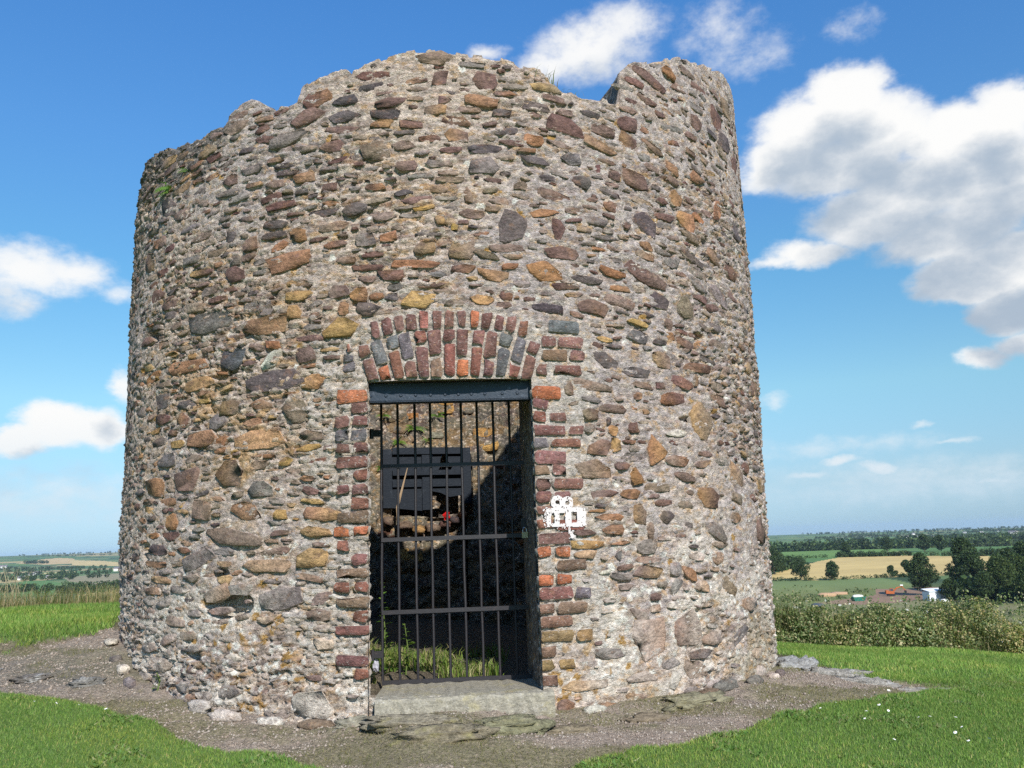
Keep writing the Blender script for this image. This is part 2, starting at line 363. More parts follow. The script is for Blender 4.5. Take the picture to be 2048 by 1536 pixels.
# hill profiles (distance, height against the eye) for the view to the left and to the right of the tower
PL = np.array([(10,-.64),(14,-.86),(18,-1.6),(25,-4.0),(40,-7),(90,-12),(150,-16),(300,-22),(400,-26),(800,-34),(1200,-38),(2000,-42),(2800,-43),(3500,-38),(4500,-25),(5200,-13),(6000,-4),(6600,-2),(8000,-40),(12000,-200)], float)
PR = np.array([(10,-1.3),(13,-1.76),(16,-2.6),(22,-4.6),(40,-9),(100,-18),(200,-24.5),(300,-28),(400,-30.5),(440,-31.5),(500,-29.7),(850,-26.7),(1100,-27),(1400,-37),(2000,-44),(3000,-41),(4000,-38),(5200,-36),(6200,-39),(8000,-80),(12000,-240)], float)
def far_z(x, y):
    r = np.hypot(x, y) + 1e-6; a = np.degrees(np.arctan2(x, y)); lr = np.log(r)
    zl = np.interp(lr, np.log(PL[:, 0]), PL[:, 1]); zr = np.interp(lr, np.log(PR[:, 0]), PR[:, 1])
    k = sstep(-18, 14, a) * (1 - sstep(100, 170, a)) 
    z = zl * (1 - k) + zr * k
    amp = np.clip(r / 900.0, 0, 1) * np.clip((7000 - r) / 2500, 0.15, 1)
    z = z + amp * (2.2 * fbm(x / 420, y / 420, octaves=3, seed=5) + 4.0 * sstep(2500, 5000, r) * fbm(x / 1500, y / 1500, octaves=2, seed=9))
    return z + ZC
def ground_z(x, y):
    x = np.asarray(x, float); y = np.asarray(y, float); sh = x.shape
    xf, yf = x.ravel(), y.ravel(); out = np.empty(len(xf))
    r = np.hypot(xf, yf - 3)
    near = r < 17
    if near.any():
        xs, ys = xf[near], yf[near]
        d = np.hypot(xs[:, None] - GCP[None, :, 0], ys[:, None] - GCP[None, :, 1])
        zn = (np.where(d > 0, d * d * np.log(d + 1e-9), 0) @ GW[:len(GCP)]) + GW[-3] + GW[-2] * xs + GW[-1] * ys
        k = sstep(9.0, 14.0, r[near])
        out[near] = zn * (1 - k) + far_z(xs, ys) * k
    if (~near).any(): out[~near] = far_z(xf[~near], yf[~near])
    return out.reshape(sh)

# fields told apart by eye: name, colour, outline on the map
FIELDS = [
 ('wheat_field', (0.52,0.38,0.15), [(148,515),(166,571),(202,637),(252,727),(301,802),(338,812),(350,749),(375,714),(395,640),(300,475),(246,498),(207,500),(172,499)]),
 ('pasture', (0.13,0.22,0.05), [(322,1098),(360,1092),(418,1090),(440,1012),(392,897),(337,775),(290,790),(241,801),(250,900)]),
 ('wheat_field', (0.50,0.37,0.16), [(390,898),(411,917),(381,843),(355,807)]),
 ('wheat_field', (0.50,0.36,0.17), [(-2009,3510),(-2201,4027),(-2216,4165),(-2068,4004),(-1686,3241),(-1744,3194)]),
 ('wheat_field', (0.52,0.39,0.17), [(-1878,3662),(-1642,3402),(-1404,3067),(-1233,2685),(-1502,2954)]),
 ('stubble_field', (0.27,0.23,0.13), [(-755,1462),(-773,1586),(-746,1636),(-430,1004),(-471,990),(-623,1222)]),
 ('pasture', (0.10,0.19,0.05), [(-769,1354),(-720,1321),(-582,1098),(-561,1000),(-600,1000)]),
 ('wheat_field', (0.46,0.38,0.16), [(-1114,1979),(-1038,2030),(-995,1958),(-1071,1903)]),
 ('wheat_field', (0.50,0.40,0.15), [(-364,727),(-366,803),(-330,765),(-337,681)]),
 ('bare_soil', (0.27,0.17,0.11), [(172,365),(215,400),(205,425),(176,432),(165,405),(150,385),(135,372),(118,352),(128,335),(150,345)]),
]
def _grow(p, k):
    cx_, cy_ = sum(q[0] for q in p) / len(p), sum(q[1] for q in p) / len(p); return [(cx_ + (q[0] - cx_) * k, cy_ + (q[1] - cy_) * k) for q in p]
for i_ in (3, 4, 5, 6, 8): FIELDS[i_] = (FIELDS[i_][0], FIELDS[i_][1], _grow(FIELDS[i_][2], 1.22))
def in_poly(x, y, poly):
    r = np.zeros(np.shape(x), bool); n = len(poly)
    for i in range(n):
        x1, y1 = poly[i]; x2, y2 = poly[(i + 1) % n]
        c = ((y1 > y) != (y2 > y)) & (x < (x2 - x1) * (y - y1) / (y2 - y1 + 1e-12) + x1)
        r ^= c
    return r

def build_land():
    az1 = np.radians(np.concatenate([np.arange(-180, -40, 3.0), np.arange(-40, 40, 0.11), np.arange(40, 180.1, 3.0)]))
    rr = np.concatenate([np.linspace(0.6, 12.8, 26), np.linspace(13.2, 40, 30), np.geomspace(41, 1300, 230), np.geomspace(1312, 12000, 120)])
    A, Rr = np.meshgrid(az1, rr)
    X = Rr * np.sin(A); Y = Rr * np.cos(A); Z = ground_z(X, Y) - 0.03 * (Rr < 14.2)
    n, mm = X.shape
    V = np.stack([X, Y, Z], -1).reshape(-1, 3)
    idx = np.arange(n * mm).reshape(n, mm)
    Fq = np.stack([idx[:-1, :-1], idx[:-1, 1:], idx[1:, 1:], idx[1:, :-1]], -1).reshape(-1, 4)
    cxx = X.reshape(-1)[Fq].mean(1); cyy = Y.reshape(-1)[Fq].mean(1)
    kp = ~((np.abs(cxx) < 7.8) & (cyy > -.8) & (cyy < 13.2) & (np.hypot(cxx, cyy) < 13.3))
    Fq = Fq[kp]; cxx = cxx[kp]; cyy = cyy[kp]
    fid = np.full(len(Fq), -1)
    for k, (nm, c, poly) in enumerate(FIELDS):
        fid[in_poly(cxx, cyy, poly)] = k
    # patchwork elsewhere
    x, y = X.ravel(), Y.ravel(); r = np.hypot(x, y)
    wx = x + 60 * fbm(x / 300, y / 300, seed=31); wy = y + 60 * fbm(x / 300, y / 300, seed=32)
    F1, F2, h1, h2, h3 = worley(wx / 330 + 0.3, wy / 250, seed=3)
    pal = np.array([(0.09,0.17,0.045),(0.12,0.20,0.05),(0.07,0.13,0.04),(0.15,0.20,0.07),(0.10,0.15,0.05),(0.40,0.31,0.14),(0.22,0.22,0.09)])
    c = pal[(h1 * 6.2).astype(int)]
    hed = (F2 - F1) < 0.07
    c = np.where(hed[:, None], np.array((0.035, 0.065, 0.025)), c)
    rough = np.array((0.16, 0.18, 0.06)) * (1 + 0.35 * fbm(x / 14, y / 14, octaves=4, seed=44))[:, None]
    dry = np.array((0.24, 0.20, 0.11))
    rough = rough * (1 - sstep(0.05, 0.4, fbm(x / 40, y / 40, octaves=4, seed=45))[:, None] * 0.6) + dry * sstep(0.05, 0.4, fbm(x / 40, y / 40, octaves=4, seed=45))[:, None] * 0.6
    k = (1 - sstep(430, 520, r))[:, None]
    c = c * (1 - k) + rough * k
    k = (1 - sstep(14.0, 16.0, r))[:, None]; c = c * (1 - k) + np.array((0.14, 0.235, 0.05)) * k
    names = {}
    def emit(name, mask, colr):
        f = Fq[mask]
        if len(f) == 0: return None
        u, inv = np.unique(f.ravel(), return_inverse=True)
        o = add_ob(name, mesh_np(name, V[u], inv.reshape(-1, 4), colr[u], M['field'], smooth=True))
        return tag(o, kind='structure')
    tag(emit('terrain', fid < 0, c), 'rolling farmland falling away below the hilltop')
    for k, (nm, cc, poly) in enumerate(FIELDS):
        tint = np.array(cc)[None] * (1 + 0.18 * fbm(x / 60 , y / 16, octaves=3, seed=60 + k))[:, None]
        emit(nm, fid == k, tint)
build_land()

# ------------------------------------------------------------------ hilltop: lawns, worn gravel path
LAWN_A = [(-9,5.2),(-4.2,5.75),(-3.25,5.53),(-2.96,5.45),(-2.7,5.38),(-2.22,5.11),(-1.9,4.82),(-1.56,4.68),(-1.0,4.43),(-.3,4.1),(.0,3.9),(0.0,-3),(-9,-3)]
LAWN_B = [(0.05,4.15),(0.32,4.42),(0.62,4.52),(0.9,4.63),(1.14,4.77),(1.46,5.1),(1.77,5.35),(2.02,5.52),(2.45,5.81),(2.7,6.02),(3.1,6.22),(2.72,6.3),(2.42,6.36),(2.3,6.6),(2.26,6.85),(2.32,7.31),(2.35,8.2),(2.3,9),(1.2,10.6),(0,11.2),(0,20),(20,20),(20,-3),(0.0,-3)]
LAWN_C = [(-12,7.5),(-4.6,7.0),(-4.03,6.81),(-3.73,6.56),(-3.56,6.46),(-3.53,6.58),(-3.32,6.63),(-3.19,6.67),(-3.25,6.95),(-3.5,7.6),(-3.4,8.8),(-2.2,10.6),(0,11.2),(0,20),(-12,20)]
def lawn_mask(x, y):
    xx = x + 0.13 * fbm(x * 3, y * 3, octaves=5, seed=71, gain=.65); yy = y + 0.13 * fbm(x * 3, y * 3, octaves=5, seed=72, gain=.65)
    return in_poly(xx, yy, LAWN_A) | in_poly(xx, yy, LAWN_B) | in_poly(xx, yy, LAWN_C)
def path_bumps(x, y):
    return 0.026 * fbm(x * 2.2, y * 2.2, octaves=3, seed=81) + 0.018 * fbm(x * 9, y * 9, octaves=2, seed=82)
def blur(a, k):
    for _ in range(k):
        p = np.pad(a, 1, mode='edge'); a = (p[:-2, 1:-1] + p[2:, 1:-1] + p[1:-1, :-2] + p[1:-1, 2:] + 2 * a) / 6
    return a
def build_ground():
    xs = np.arange(-8.0, 8.01, 0.04); ys = np.arange(-1.0, 13.4, 0.04)
    X, Y = np.meshgrid(xs, ys)
    Z = ground_z(X, Y); Lm = blur(lawn_mask(X, Y).astype(float), 2)
    rt = np.hypot(X - TCX, Y - TCY)
    Z = Z + (1 - Lm) * path_bumps(X, Y) + Lm * (0.055 + 0.03 * fbm(X * 0.9, Y * 0.9, octaves=2, seed=83))
    # ridges of worn bedrock below the threshold
    band = np.exp(-((rt - TR - 0.22) / 0.22) ** 2) * (Y < 6.2)
    stp = np.floor((Y + 0.25 * fbm(X * 1.3, Y * 2.0, seed=84)) * 7) / 7 - Y
    Z = Z + band * (0.22 * stp + 0.03 * fbm(X * 7, Y * 14, octaves=3, seed=85)) * (1 - Lm)
    n, mm = X.shape
    V = np.stack([X, Y, Z], -1).reshape(-1, 3); idx = np.arange(n * mm).reshape(n, mm)
    Fq = np.stack([idx[:-1, :-1], idx[:-1, 1:], idx[1:, 1:], idx[1:, :-1]], -1).reshape(-1, 4)
    x, y = X.ravel(), Y.ravel(); L1 = Lm.ravel()[:, None]
    gr = np.array((0.10, 0.165, 0.038)) * (1 + 0.25 * fbm(x * 2, y * 2, octaves=4, seed=86))[:, None]
    pathc = np.array((0.345, 0.278, 0.222)) * (1 + 0.2 * fbm(x * 9, y * 9, octaves=3, seed=87))[:, None]
    moss = np.array((0.19, 0.175, 0.085))
    km = (sstep(-0.12, 0.3, fbm(x * 1.6, y * 4.0, octaves=4, seed=88) + 0.45 * band.ravel()) * 0.75)[:, None]
    pathc = pathc * (1 - km) + moss * km
    gk = np.exp(-(((x + 3.2) / 0.8) ** 2 + ((y - 5.95) / 0.4) ** 2))[:, None] * 0.8
    pathc = pathc * (1 - gk) + np.array((0.17, 0.155, 0.13)) * gk
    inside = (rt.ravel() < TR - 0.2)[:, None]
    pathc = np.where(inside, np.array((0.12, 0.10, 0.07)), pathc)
    edge = np.clip(4 * L1 * (1 - L1), 0, 1)
    c = pathc * (1 - L1) + gr * L1
    c = c * (1 - edge * 0.6) + np.array((0.13, 0.09, 0.06)) * edge * 0.6
    cx_ = X.reshape(-1)[Fq].mean(1); cy_ = Y.reshape(-1)[Fq].mean(1)
    keep = (np.hypot(cx_, cy_) < 13.9)
    lawn_face = Lm.reshape(-1)[Fq].mean(1) > 0.5
    for nm, mk in (('lawn', keep & lawn_face), ('path', keep & ~lawn_face)):
        f = Fq[mk]; u, inv = np.unique(f.ravel(), return_inverse=True)
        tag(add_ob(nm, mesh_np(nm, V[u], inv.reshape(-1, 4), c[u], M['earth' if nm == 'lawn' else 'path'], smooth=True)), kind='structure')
    return xs, ys, Z
M['earth'] = mat_surface('earth', var=0.35, var_scale=40, bump=0.9, bump_scale=60, bump_dist=0.02, speck=((0.38, 0.33, 0.29), 130, 0.64, 0.74))
gxs, gys, gZ = build_ground()
def surf_z(x, y):
    """height of the built ground"""
    x = np.asarray(x, float); y = np.asarray(y, float)
    fx = np.clip((x - gxs[0]) / 0.04, 0, len(gxs) - 1.001); fy = np.clip((y - gys[0]) / 0.04, 0, len(gys) - 1.001)
    i, j = fx.astype(int), fy.astype(int); a, b = fx - i, fy - j
    z = (gZ[j, i] * (1 - a) + gZ[j, i + 1] * a) * (1 - b) + (gZ[j + 1, i] * (1 - a) + gZ[j + 1, i + 1] * a) * b
    out = (x < gxs[0]) | (x > gxs[-1]) | (y < gys[0]) | (y > gys[-1])
    return np.where(out, ground_z(x, y), z)

# ------------------------------------------------------------------ the tower
TDOOR = math.radians(4.2)                                   # the doorway looks this way
DL, DR_, DZ0, DZ1 = math.radians(-6.3), math.radians(14.75), 0.13, 1.965
RIM = [(-180,4.2),(-150,4.35),(-120,4.1),(-95,4.3),(-75,4.15),(-62,4.06),(-57.9,4.05),(-52.8,4.02),(-42.8,3.90),(-36.2,3.85),(-30.4,3.86),(-27.5,3.93),(-25.4,3.965),(-24.2,3.965),(-22.8,3.93),(-20.6,3.84),(-19.0,3.86),(-16.4,3.86),(-15.8,3.97),(-14.3,4.01),(-11.7,4.05),(-9.1,4.06),(-8.4,4.02),(-5.9,4.08),(-3.1,4.12),(0.3,4.14),(5.1,4.14),(7.5,4.12),(12.1,4.10),(15.6,4.05),(18.2,4.03),(20.0,3.93),(21.5,3.91),(23.9,3.90),(26.8,3.91),(29.8,3.91),(30.2,3.93),(30.8,4.16),(32.6,4.24),(37.3,4.35),(43.6,4.48),(51.5,4.58),(61.8,4.72),(69.9,4.80),(85,4.75),(110,4.4),(140,4.2),(180,4.2)]
def rim_z(th):
    d = np.degrees(th); z = np.interp(d, [p[0] for p in RIM], [p[1] for p in RIM])
    u = th * TR
    return z + 0.020 * fbm(u * 7, u * 0 + 3.3, octaves=3, seed=101) + 0.010 * np.sign(vnoise(u * 16, u * 0 + 1.7, seed=103))
def cham(th, z):
    """outward slope of the broken top on the left"""
    return sstep(-24, -32, np.degrees(th)) * np.clip(z - dark_z(th), 0, 1) * 0.10
def dark_z(th):
    return np.interp(np.degrees(th), [-80, -58, -50, -43, -37, -30, -25, -20], [3.66, 3.70, 3.58, 3.50, 3.50, 3.66, 3.92, 4.4])
HOLES = [(-46.0,2.52,.16,.075,.10),(-27.0,.66,.2,.085,.10),(-33.0,.345,.075,.04,.07),(-45.5,.98,.06,.07,.06),(-52,2.1,.06,.06,.06),(-49,2.28,.08,.04,.05),(-28,.84,.06,.04,.05),(40,1.75,.10,.015,.05),(44,2.35,.08,.03,.05),(38,2.9,.07,.03,.05),(48,3.1,.06,.03,.05)]
def wall_disp(th, z):
    u = th * TR
    low = 0.022 * fbm(u * 0.9, z * 0.9, octaves=3, seed=111)
    rough = sstep(-0.25, 0.30, fbm(u * 0.8, z * 0.9, octaves=3, seed=112) + 0.10 * np.clip(-np.degrees(th) / 60, -1, 1))
    wu = u + 0.02 * fbm(u * 9, z * 9, seed=113); wz = z + 0.012 * fbm(u * 9, z * 9, seed=114)
    F1, F2, h1, h2, h3 = worley(wu / 0.12, wz / 0.034, seed=115)
    cell = (h1 - 0.5) * 0.026 - 0.016 * (1 - sstep(0.02, 0.25, F2 - F1))
    G1, G2, k1, k2, k3 = worley(wu / 0.05 + 5, wz / 0.017, seed=125)
    cell2 = (k1 - 0.5) * 0.018 - 0.009 * (1 - sstep(0.0, 0.25, G2 - G1))
    fine = 0.007 * fbm(u * 45, z * 60, octaves=3, seed=116, gain=.7)
    pit = sstep(0.42, 0.75, fbm(u * 16, z * 34, octaves=3, seed=118)); fine = fine - 0.026 * pit * (0.3 + 0.7 * rough)
    d = low + rough * (cell + cell2 * 0.8) + (1 - rough) * (0.25 * cell + 0.35 * cell2) + fine
    for (hd, hz, hw, hh, dep) in HOLES:
        q = ((u - math.radians(hd) * TR) / hw) ** 2 + ((z - hz) / hh) ** 2
        d = d - dep * sstep(1.3, 0.6, q + 0.3 * fbm(u * 20, z * 20, seed=117))
    # slight spread of the footing
    d = d - 0.003 + 0.009 * (z - 2.0) 
    d = d + 0.016 * (1 - ((z - 2.0) / 2.2) ** 2)
    return d, rough, (h2, h3), (k2, k3)
STC = {'m': (0.135,0.072,0.060), 'r': (0.285,0.138,0.064), 'o': (0.41,0.245,0.100), 'b': (0.205,0.146,0.104), 'g': (0.185,0.160,0.146), 'd': (0.080,0.062,0.064), 's': (0.080,0.088,0.096), 'k': (0.04,0.035,0.035), 'w': (0.54,0.48,0.40), 'y': (0.40,0.245,0.07)}
def mortar_colour(th, z, rough, hc, kc):
    u = th * TR; n = len(u)
    d = np.degrees(th)
    warm = np.array((0.54, 0.435, 0.36)); grey = np.array((0.44, 0.376, 0.35)); pink = np.array((0.63, 0.51, 0.43))
    a = sstep(-0.3, 0.35, fbm(u * 1.1, z * 1.1, octaves=4, seed=131) + np.interp(d, [-70, -45, 0, 30, 70], [.45, -.15, -.05, .25, .4]))[:, None]
    c = warm * (1 - a) + grey * a
    b = (sstep(0.0, 0.45, fbm(u * 2.1, z * 2.1, octaves=3, seed=132)) * sstep(2.2, 0.8, z))[:, None]
    c = c * (1 - 0.6 * b) + pink * 0.6 * b
    # splinters of stone bedded in the mortar
    keys = ['b', 'g', 'o', 'm', 'r', 'd', 'w', 'g', 'b']; pal = np.array([STC[k] for k in keys])
    h2, h3 = hc
    pick = pal[np.minimum((h3 * len(keys)).astype(int), len(keys) - 1)]
    on = ((h2 < 0.42) * (0.3 + 0.4 * rough))[:, None]
    c = c * (1 - on) + pick * on
    k2, k3 = kc
    pick2 = pal[np.minimum((k3 * len(keys)).astype(int), len(keys) - 1)]
    on2 = ((k2 < 0.32) * (0.25 + 0.4 * rough))[:, None]
    c = c * (1 - on2) + pick2 * on2
    # pale lichen crust towards the footing, white and ochre spots
    lo = sstep(1.45, 0.40, z + 0.30 * fbm(u * 1.3, z * 1.3, seed=133))
    cr = (lo * sstep(-0.15, 0.3, fbm(u * 5, z * 7, octaves=4, seed=134)))[:, None]
    c = c * (1 - 0.85 * cr) + np.array((0.70, 0.63, 0.54)) * 0.85 * cr
    oc_ = (np.exp(-((d + 24) / 17) ** 2 - ((z - 1.75) / .75) ** 2) * sstep(-.05, .35, fbm(u * 6, z * 9, octaves=4, seed=145)))[:, None]
    c = c * (1 - .85 * oc_) + np.array((0.45, 0.28, 0.125)) * .85 * oc_
    ju = 0.02 * fbm(u * 40, z * 40, octaves=2, seed=127); jz = 0.02 * fbm(u * 40, z * 40, octaves=2, seed=128)
    F1, F2, h1, _, _ = worley((u + ju) / 0.05, (z + jz) / 0.045, seed=135)
    sp = ((F1 < 0.42) & (h1 < 0.015 + 0.26 * lo))[:, None]
    c = np.where(sp, np.array((0.68, 0.65, 0.58)), c)
    F1, F2, h1, _, _ = worley((u + ju) / 0.06 + 9, (z + jz) / 0.05, seed=136)
    near_door = np.exp(-(((d - 17) / 5) ** 2)) * sstep(1.0, 0.5, z) + np.exp(-(((d + 22) / 12) ** 2)) * sstep(1.0, 0.3, z) * 0.5
    sp = ((F1 < 0.5) & (h1 < 0.008 + 0.35 * near_door))[:, None]
    c = np.where(sp, np.array((0.40, 0.235, 0.075)), c)
    ol = (sstep(0.9, 0.2, z) * sstep(15, 35, d) * sstep(-0.2, 0.3, fbm(u * 3, z * 3, seed=139)))[:, None]
    c = c * (1 - 0.45 * ol) + np.array((0.30, 0.26, 0.14)) * 0.45 * ol
    # lime pointing round the brickwork
    du = u - TDOOR * TR
    pt = np.maximum(sstep(.70, .60, np.abs(du)) * sstep(2.46, 2.40, z + .35 * du * du) * sstep(1.9, 1.98, z), sstep(.34, .26, np.abs(np.abs(du) - .62)) * sstep(2.35, 2.25, z) * sstep(.2, .5, z))[:, None] * .75
    c = c * (1 - pt) + np.array((0.50, 0.45, 0.395)) * pt
    # grey-black growth on the exposed broken top at the left and in patches below it
    wx = 1.1 * sstep(-0.03, 0.06, z - dark_z(th) + 0.10 * fbm(u * 5, z * 5, octaves=3, seed=140)) * sstep(-26.5, -31, d) + 0.75 * sstep(-50, -62, d) * sstep(2.2, 3.4, z + 0.6 * fbm(u * 1.5, z * 1.5, seed=137))
    wx = np.clip(wx, 0, 1)[:, None]
    c = c * (1 - 0.80 * wx) + np.array((0.085, 0.08, 0.075)) * 0.80 * wx
    ed = (sstep(-48, -66, d) * (0.35 + 0.3 * fbm(u * 4, z * 2, octaves=3, seed=138)))[:, None]
    c = c * (1 - ed) + np.array((0.16, 0.15, 0.145)) * ed
    return np.clip(c, 0.02, 0.75)

tower = empty('stone_tower', (TCX, TCY, 0.0))
tag(tower, 'round ruined rubble-stone tower with broken top and brick-arched doorway', 'tower')
TLOC = np.array((TCX, TCY, 0.0))
def wall_pt(th, z, n=0.0):
    """point on the outer face, relative to the tower's foot"""
    r = TR + n - cham(th, z)
    return np.stack([r * np.sin(th), -r * np.cos(th), np.asarray(z) + 0 * th], -1)
def col_z(th, t):
    """t in 0..1 up the wall, evenly spaced below the ragged rim"""
    return t

# ---- single stones, bricks, splinters -------------------------------------------------------
OCC_DU, OCC_DZ = 0.01, 0.01
PIECES = []
occ = np.zeros((int(4.9 / OCC_DZ), int(2 * math.radians(78) * TR / OCC_DU)), bool)
def occ_ell(th, z, w_, h_, ang=0.0, test=False, pad=0.0, rect=False):
    u0 = (th + math.radians(78)) * TR
    R = 0.5 * math.hypot(w_, h_) + pad + 0.03
    i0, i1 = max(0, int((u0 - R) / OCC_DU)), min(occ.shape[1], int((u0 + R) / OCC_DU) + 1)
    j0, j1 = max(0, int((z - R) / OCC_DZ)), min(occ.shape[0], int((z + R) / OCC_DZ) + 1)
    if i1 <= i0 or j1 <= j0: return False
    U, Zz = np.meshgrid((np.arange(i0, i1) + .5) * OCC_DU - u0, (np.arange(j0, j1) + .5) * OCC_DZ - z)
    c, s = math.cos(ang), math.sin(ang)
    a = (U * c + Zz * s) / (w_ / 2 + pad); b = (-U * s + Zz * c) / (h_ / 2 + pad)
    mk = (np.abs(a) < 1) & (np.abs(b) < 1) if rect else (np.abs(a) ** 2.6 + np.abs(b) ** 2.6 < 1)
    if test: return bool((occ[j0:j1, i0:i1] & mk).any())
    occ[j0:j1, i0:i1] |= mk
    return True

def stone_shape(w_, h_, ang, proud, rs, npts=11, sq=None):
    """vertices in (along, up, out) and triangles of one roughly split stone, flat-faced and set nearly flush"""
    sq = sq or rs.uniform(3.5, 9.0)
    an = np.sort((np.arange(npts) + rs.uniform(-0.42, 0.42, npts)) * 2 * math.pi / npts)
    ca, sa = np.cos(an), np.sin(an)
    rad = (np.abs(ca) ** sq + np.abs(sa) ** sq) ** (-1 / sq) * rs.uniform(0.86, 1.10, npts)
    ox, oy = ca * rad * w_ / 2, sa * rad * h_ / 2
    sk = rs.normal(0, 0.16); ox = ox + sk * oy * (w_ / h_) ** .5; tp = rs.normal(0, .10); oy = oy * (1 + tp * ox / (w_ / 2))
    c, s = math.cos(ang), math.sin(ang)
    def ring(k, out, jit):
        x = ox * k + rs.normal(0, jit * w_, npts); y = oy * k + rs.normal(0, jit * h_, npts)
        return np.stack([x * c - y * s, x * s + y * c, out + rs.normal(0, 0.002, npts)], -1)
    tilt = rs.uniform(-0.10, 0.10, 2) * min(w_, h_)
    r0 = ring(1.03, -0.035, 0); r1 = ring(0.99, proud - .003, 0.006); r2 = ring(0.94, proud, 0.014)
    r2[:, 2] += (r2[:, 0] / w_) * tilt[0] + (r2[:, 1] / h_) * tilt[1] + rs.normal(0, 0.004, npts)
    ctr = np.array([[rs.normal(0, .16 * w_), rs.normal(0, .12 * h_), proud + rs.uniform(-0.005, 0.007)]])
    V = np.concatenate([r0, r1, r2, ctr], 0); n = npts; F = []
    for k in range(2):
        for i in range(n):
            j = (i + 1) % n; a, b, c_, d = k * n + i, k * n + j, (k + 1) * n + j, (k + 1) * n + i
            F += [(a, b, c_), (a, c_, d)]
    for i in range(n): F.append((2 * n + i, 2 * n + (i + 1) % n, 3 * n))
    return V, np.array(F)
def on_wall(V, th, z, extra=0.0):
    tt = th + V[:, 0] / TR; zz = z + V[:, 1]
    lowd = 0.022 * fbm(tt * TR * 0.9, zz * 0.9, octaves=3, seed=111) + 0.016 * (1 - ((zz - 2.0) / 2.2) ** 2) + 0.009 * (zz - 2.0)
    return wall_pt(tt, zz, V[:, 2] + lowd + extra)
def jit_col(c, rs, a=0.16):
    c = np.array(c) * (1 + rs.uniform(-a, a)); return np.clip(c * (1 + rs.uniform(-0.06, 0.06, 3)), 0.01, 0.8)
def piece(name, P, F, colr, mat, parent):
    ctr = P.mean(0); o = add_ob(name, mesh_np(name, P - ctr, F, colr, mat), parent, tuple(ctr)); return o

# bricks first: they reserve their room.  outline = 4 corners in (along, up) from the doorway axis
BRC = {'M': (0.195,0.100,0.084), 'R': (0.24,0.105,0.076), 'O': (0.42,0.145,0.072), 'G': (0.14,0.13,0.13), 'B': (0.22,0.14,0.098), 'L': (0.30,0.195,0.095)}
U0D = TDOOR * TR; brick_occ = []
rsb = np.random.default_rng(21)
def brick_quad(q, code, proud=0.006):
    q = np.array(q, float); c = q.mean(0)
    pts = []
    for i in range(4):
        p, nx_, pv = q[i], q[(i + 1) % 4], q[(i - 1) % 4]
        d1, d2 = (nx_ - p), (pv - p)
        for d in (d2, d1):
            L = np.hypot(*d); pts.append(p + d / L * min(0.012, L * .3) * rsb.uniform(0.3, 1.5))
    pts = np.array(pts) + rsb.normal(0, 0.0045, (8, 2)); n = 8
    def ring(k, out): return np.hstack([(pts - c) * k, np.full((n, 1), out) + rsb.normal(0, .0016, (n, 1))])
    V = np.concatenate([ring(1.0, -0.05), ring(0.995, proud * .6), ring(0.975, proud), np.array([[0, 0, proud + rsb.uniform(-.002, .003)]])], 0)
    F = []
    for k in range(2):
        for i in range(n):
            j = (i + 1) % n; a, b, c_, d = k * n + i, k * n + j, (k + 1) * n + j, (k + 1) * n + i
            F += [(a, b, c_), (a, c_, d)]
    for i in range(n): F.append((2 * n + i, 2 * n + (i + 1) % n, 3 * n))
    th = TDOOR + c[0] / TR
    P = on_wall(V, th, c[1])
    w_, h_ = np.ptp(q[:, 0]), np.ptp(q[:, 1])
    occ_ell(th, c[1], w_ + .02, h_ + .02, rect=True); brick_occ.append((th, c[1], w_, h_))
    PIECES.append(('brick', P, np.array(F), np.hstack([jit_col(BRC[code], rsb, 0.2)[None] * (1 + rsb.uniform(-.25, .25, (len(P), 1))), np.concatenate([np.zeros(8), np.full(8, .2), np.full(8, .45), [1.0]])[:, None]]), 'brick'))
# arch: two rings of voussoirs fanning from a point below
AZC, AR0 = 0.42, 1.60                         # centre height and radius of the fan
NB = 13
fan = np.linspace(-0.315, 0.315, NB + 1)
codes1 = 'MGRGMMRMRMGGM'; codes1b = 'MOGMRBMOMMGRM'
for i in range(NB):
    g_ = 0.017 / 1.7
    a, b = fan[i] + g_ / 2, fan[i + 1] - g_ / 2
    def pr(an, r): return (r * math.sin(an), AZC + r * math.cos(an))
    def bot(an):
        zs = DZ1 + 0.018 * (1 - (an / 0.315) ** 2) + rsb.uniform(-.004, .004); return ((zs - AZC) * math.tan(an), zs)
    top = AR0 + 0.255
    mid = AR0 + (0.165 if i % 2 == 0 else 0.085) + rsb.uniform(-.008, .008)
    brick_quad([bot(a), bot(b), pr(b, mid - .010), pr(a, mid - .010)], codes1b[i] if i % 2 else codes1[i])
    brick_quad([pr(a, mid + .010), pr(b, mid + .010), pr(b, top), pr(a, top)], codes1[i] if i % 2 else codes1b[i])
fan2 = np.linspace(-0.258, 0.262, 14)
codes2 = 'MMMMRMMMOMMMR'
for i in range(13):
    a, b = fan2[i] + 0.006, fan2[i + 1] - 0.006
    brick_quad([pr(a, AR0 + .272), pr(b, AR0 + .272), pr(b, AR0 + .372), pr(a, AR0 + .372)], codes2[i])
def rect(u0, u1, z0, z1): return [(u0, z0), (u1, z0), (u1, z1), (u0, z1)]
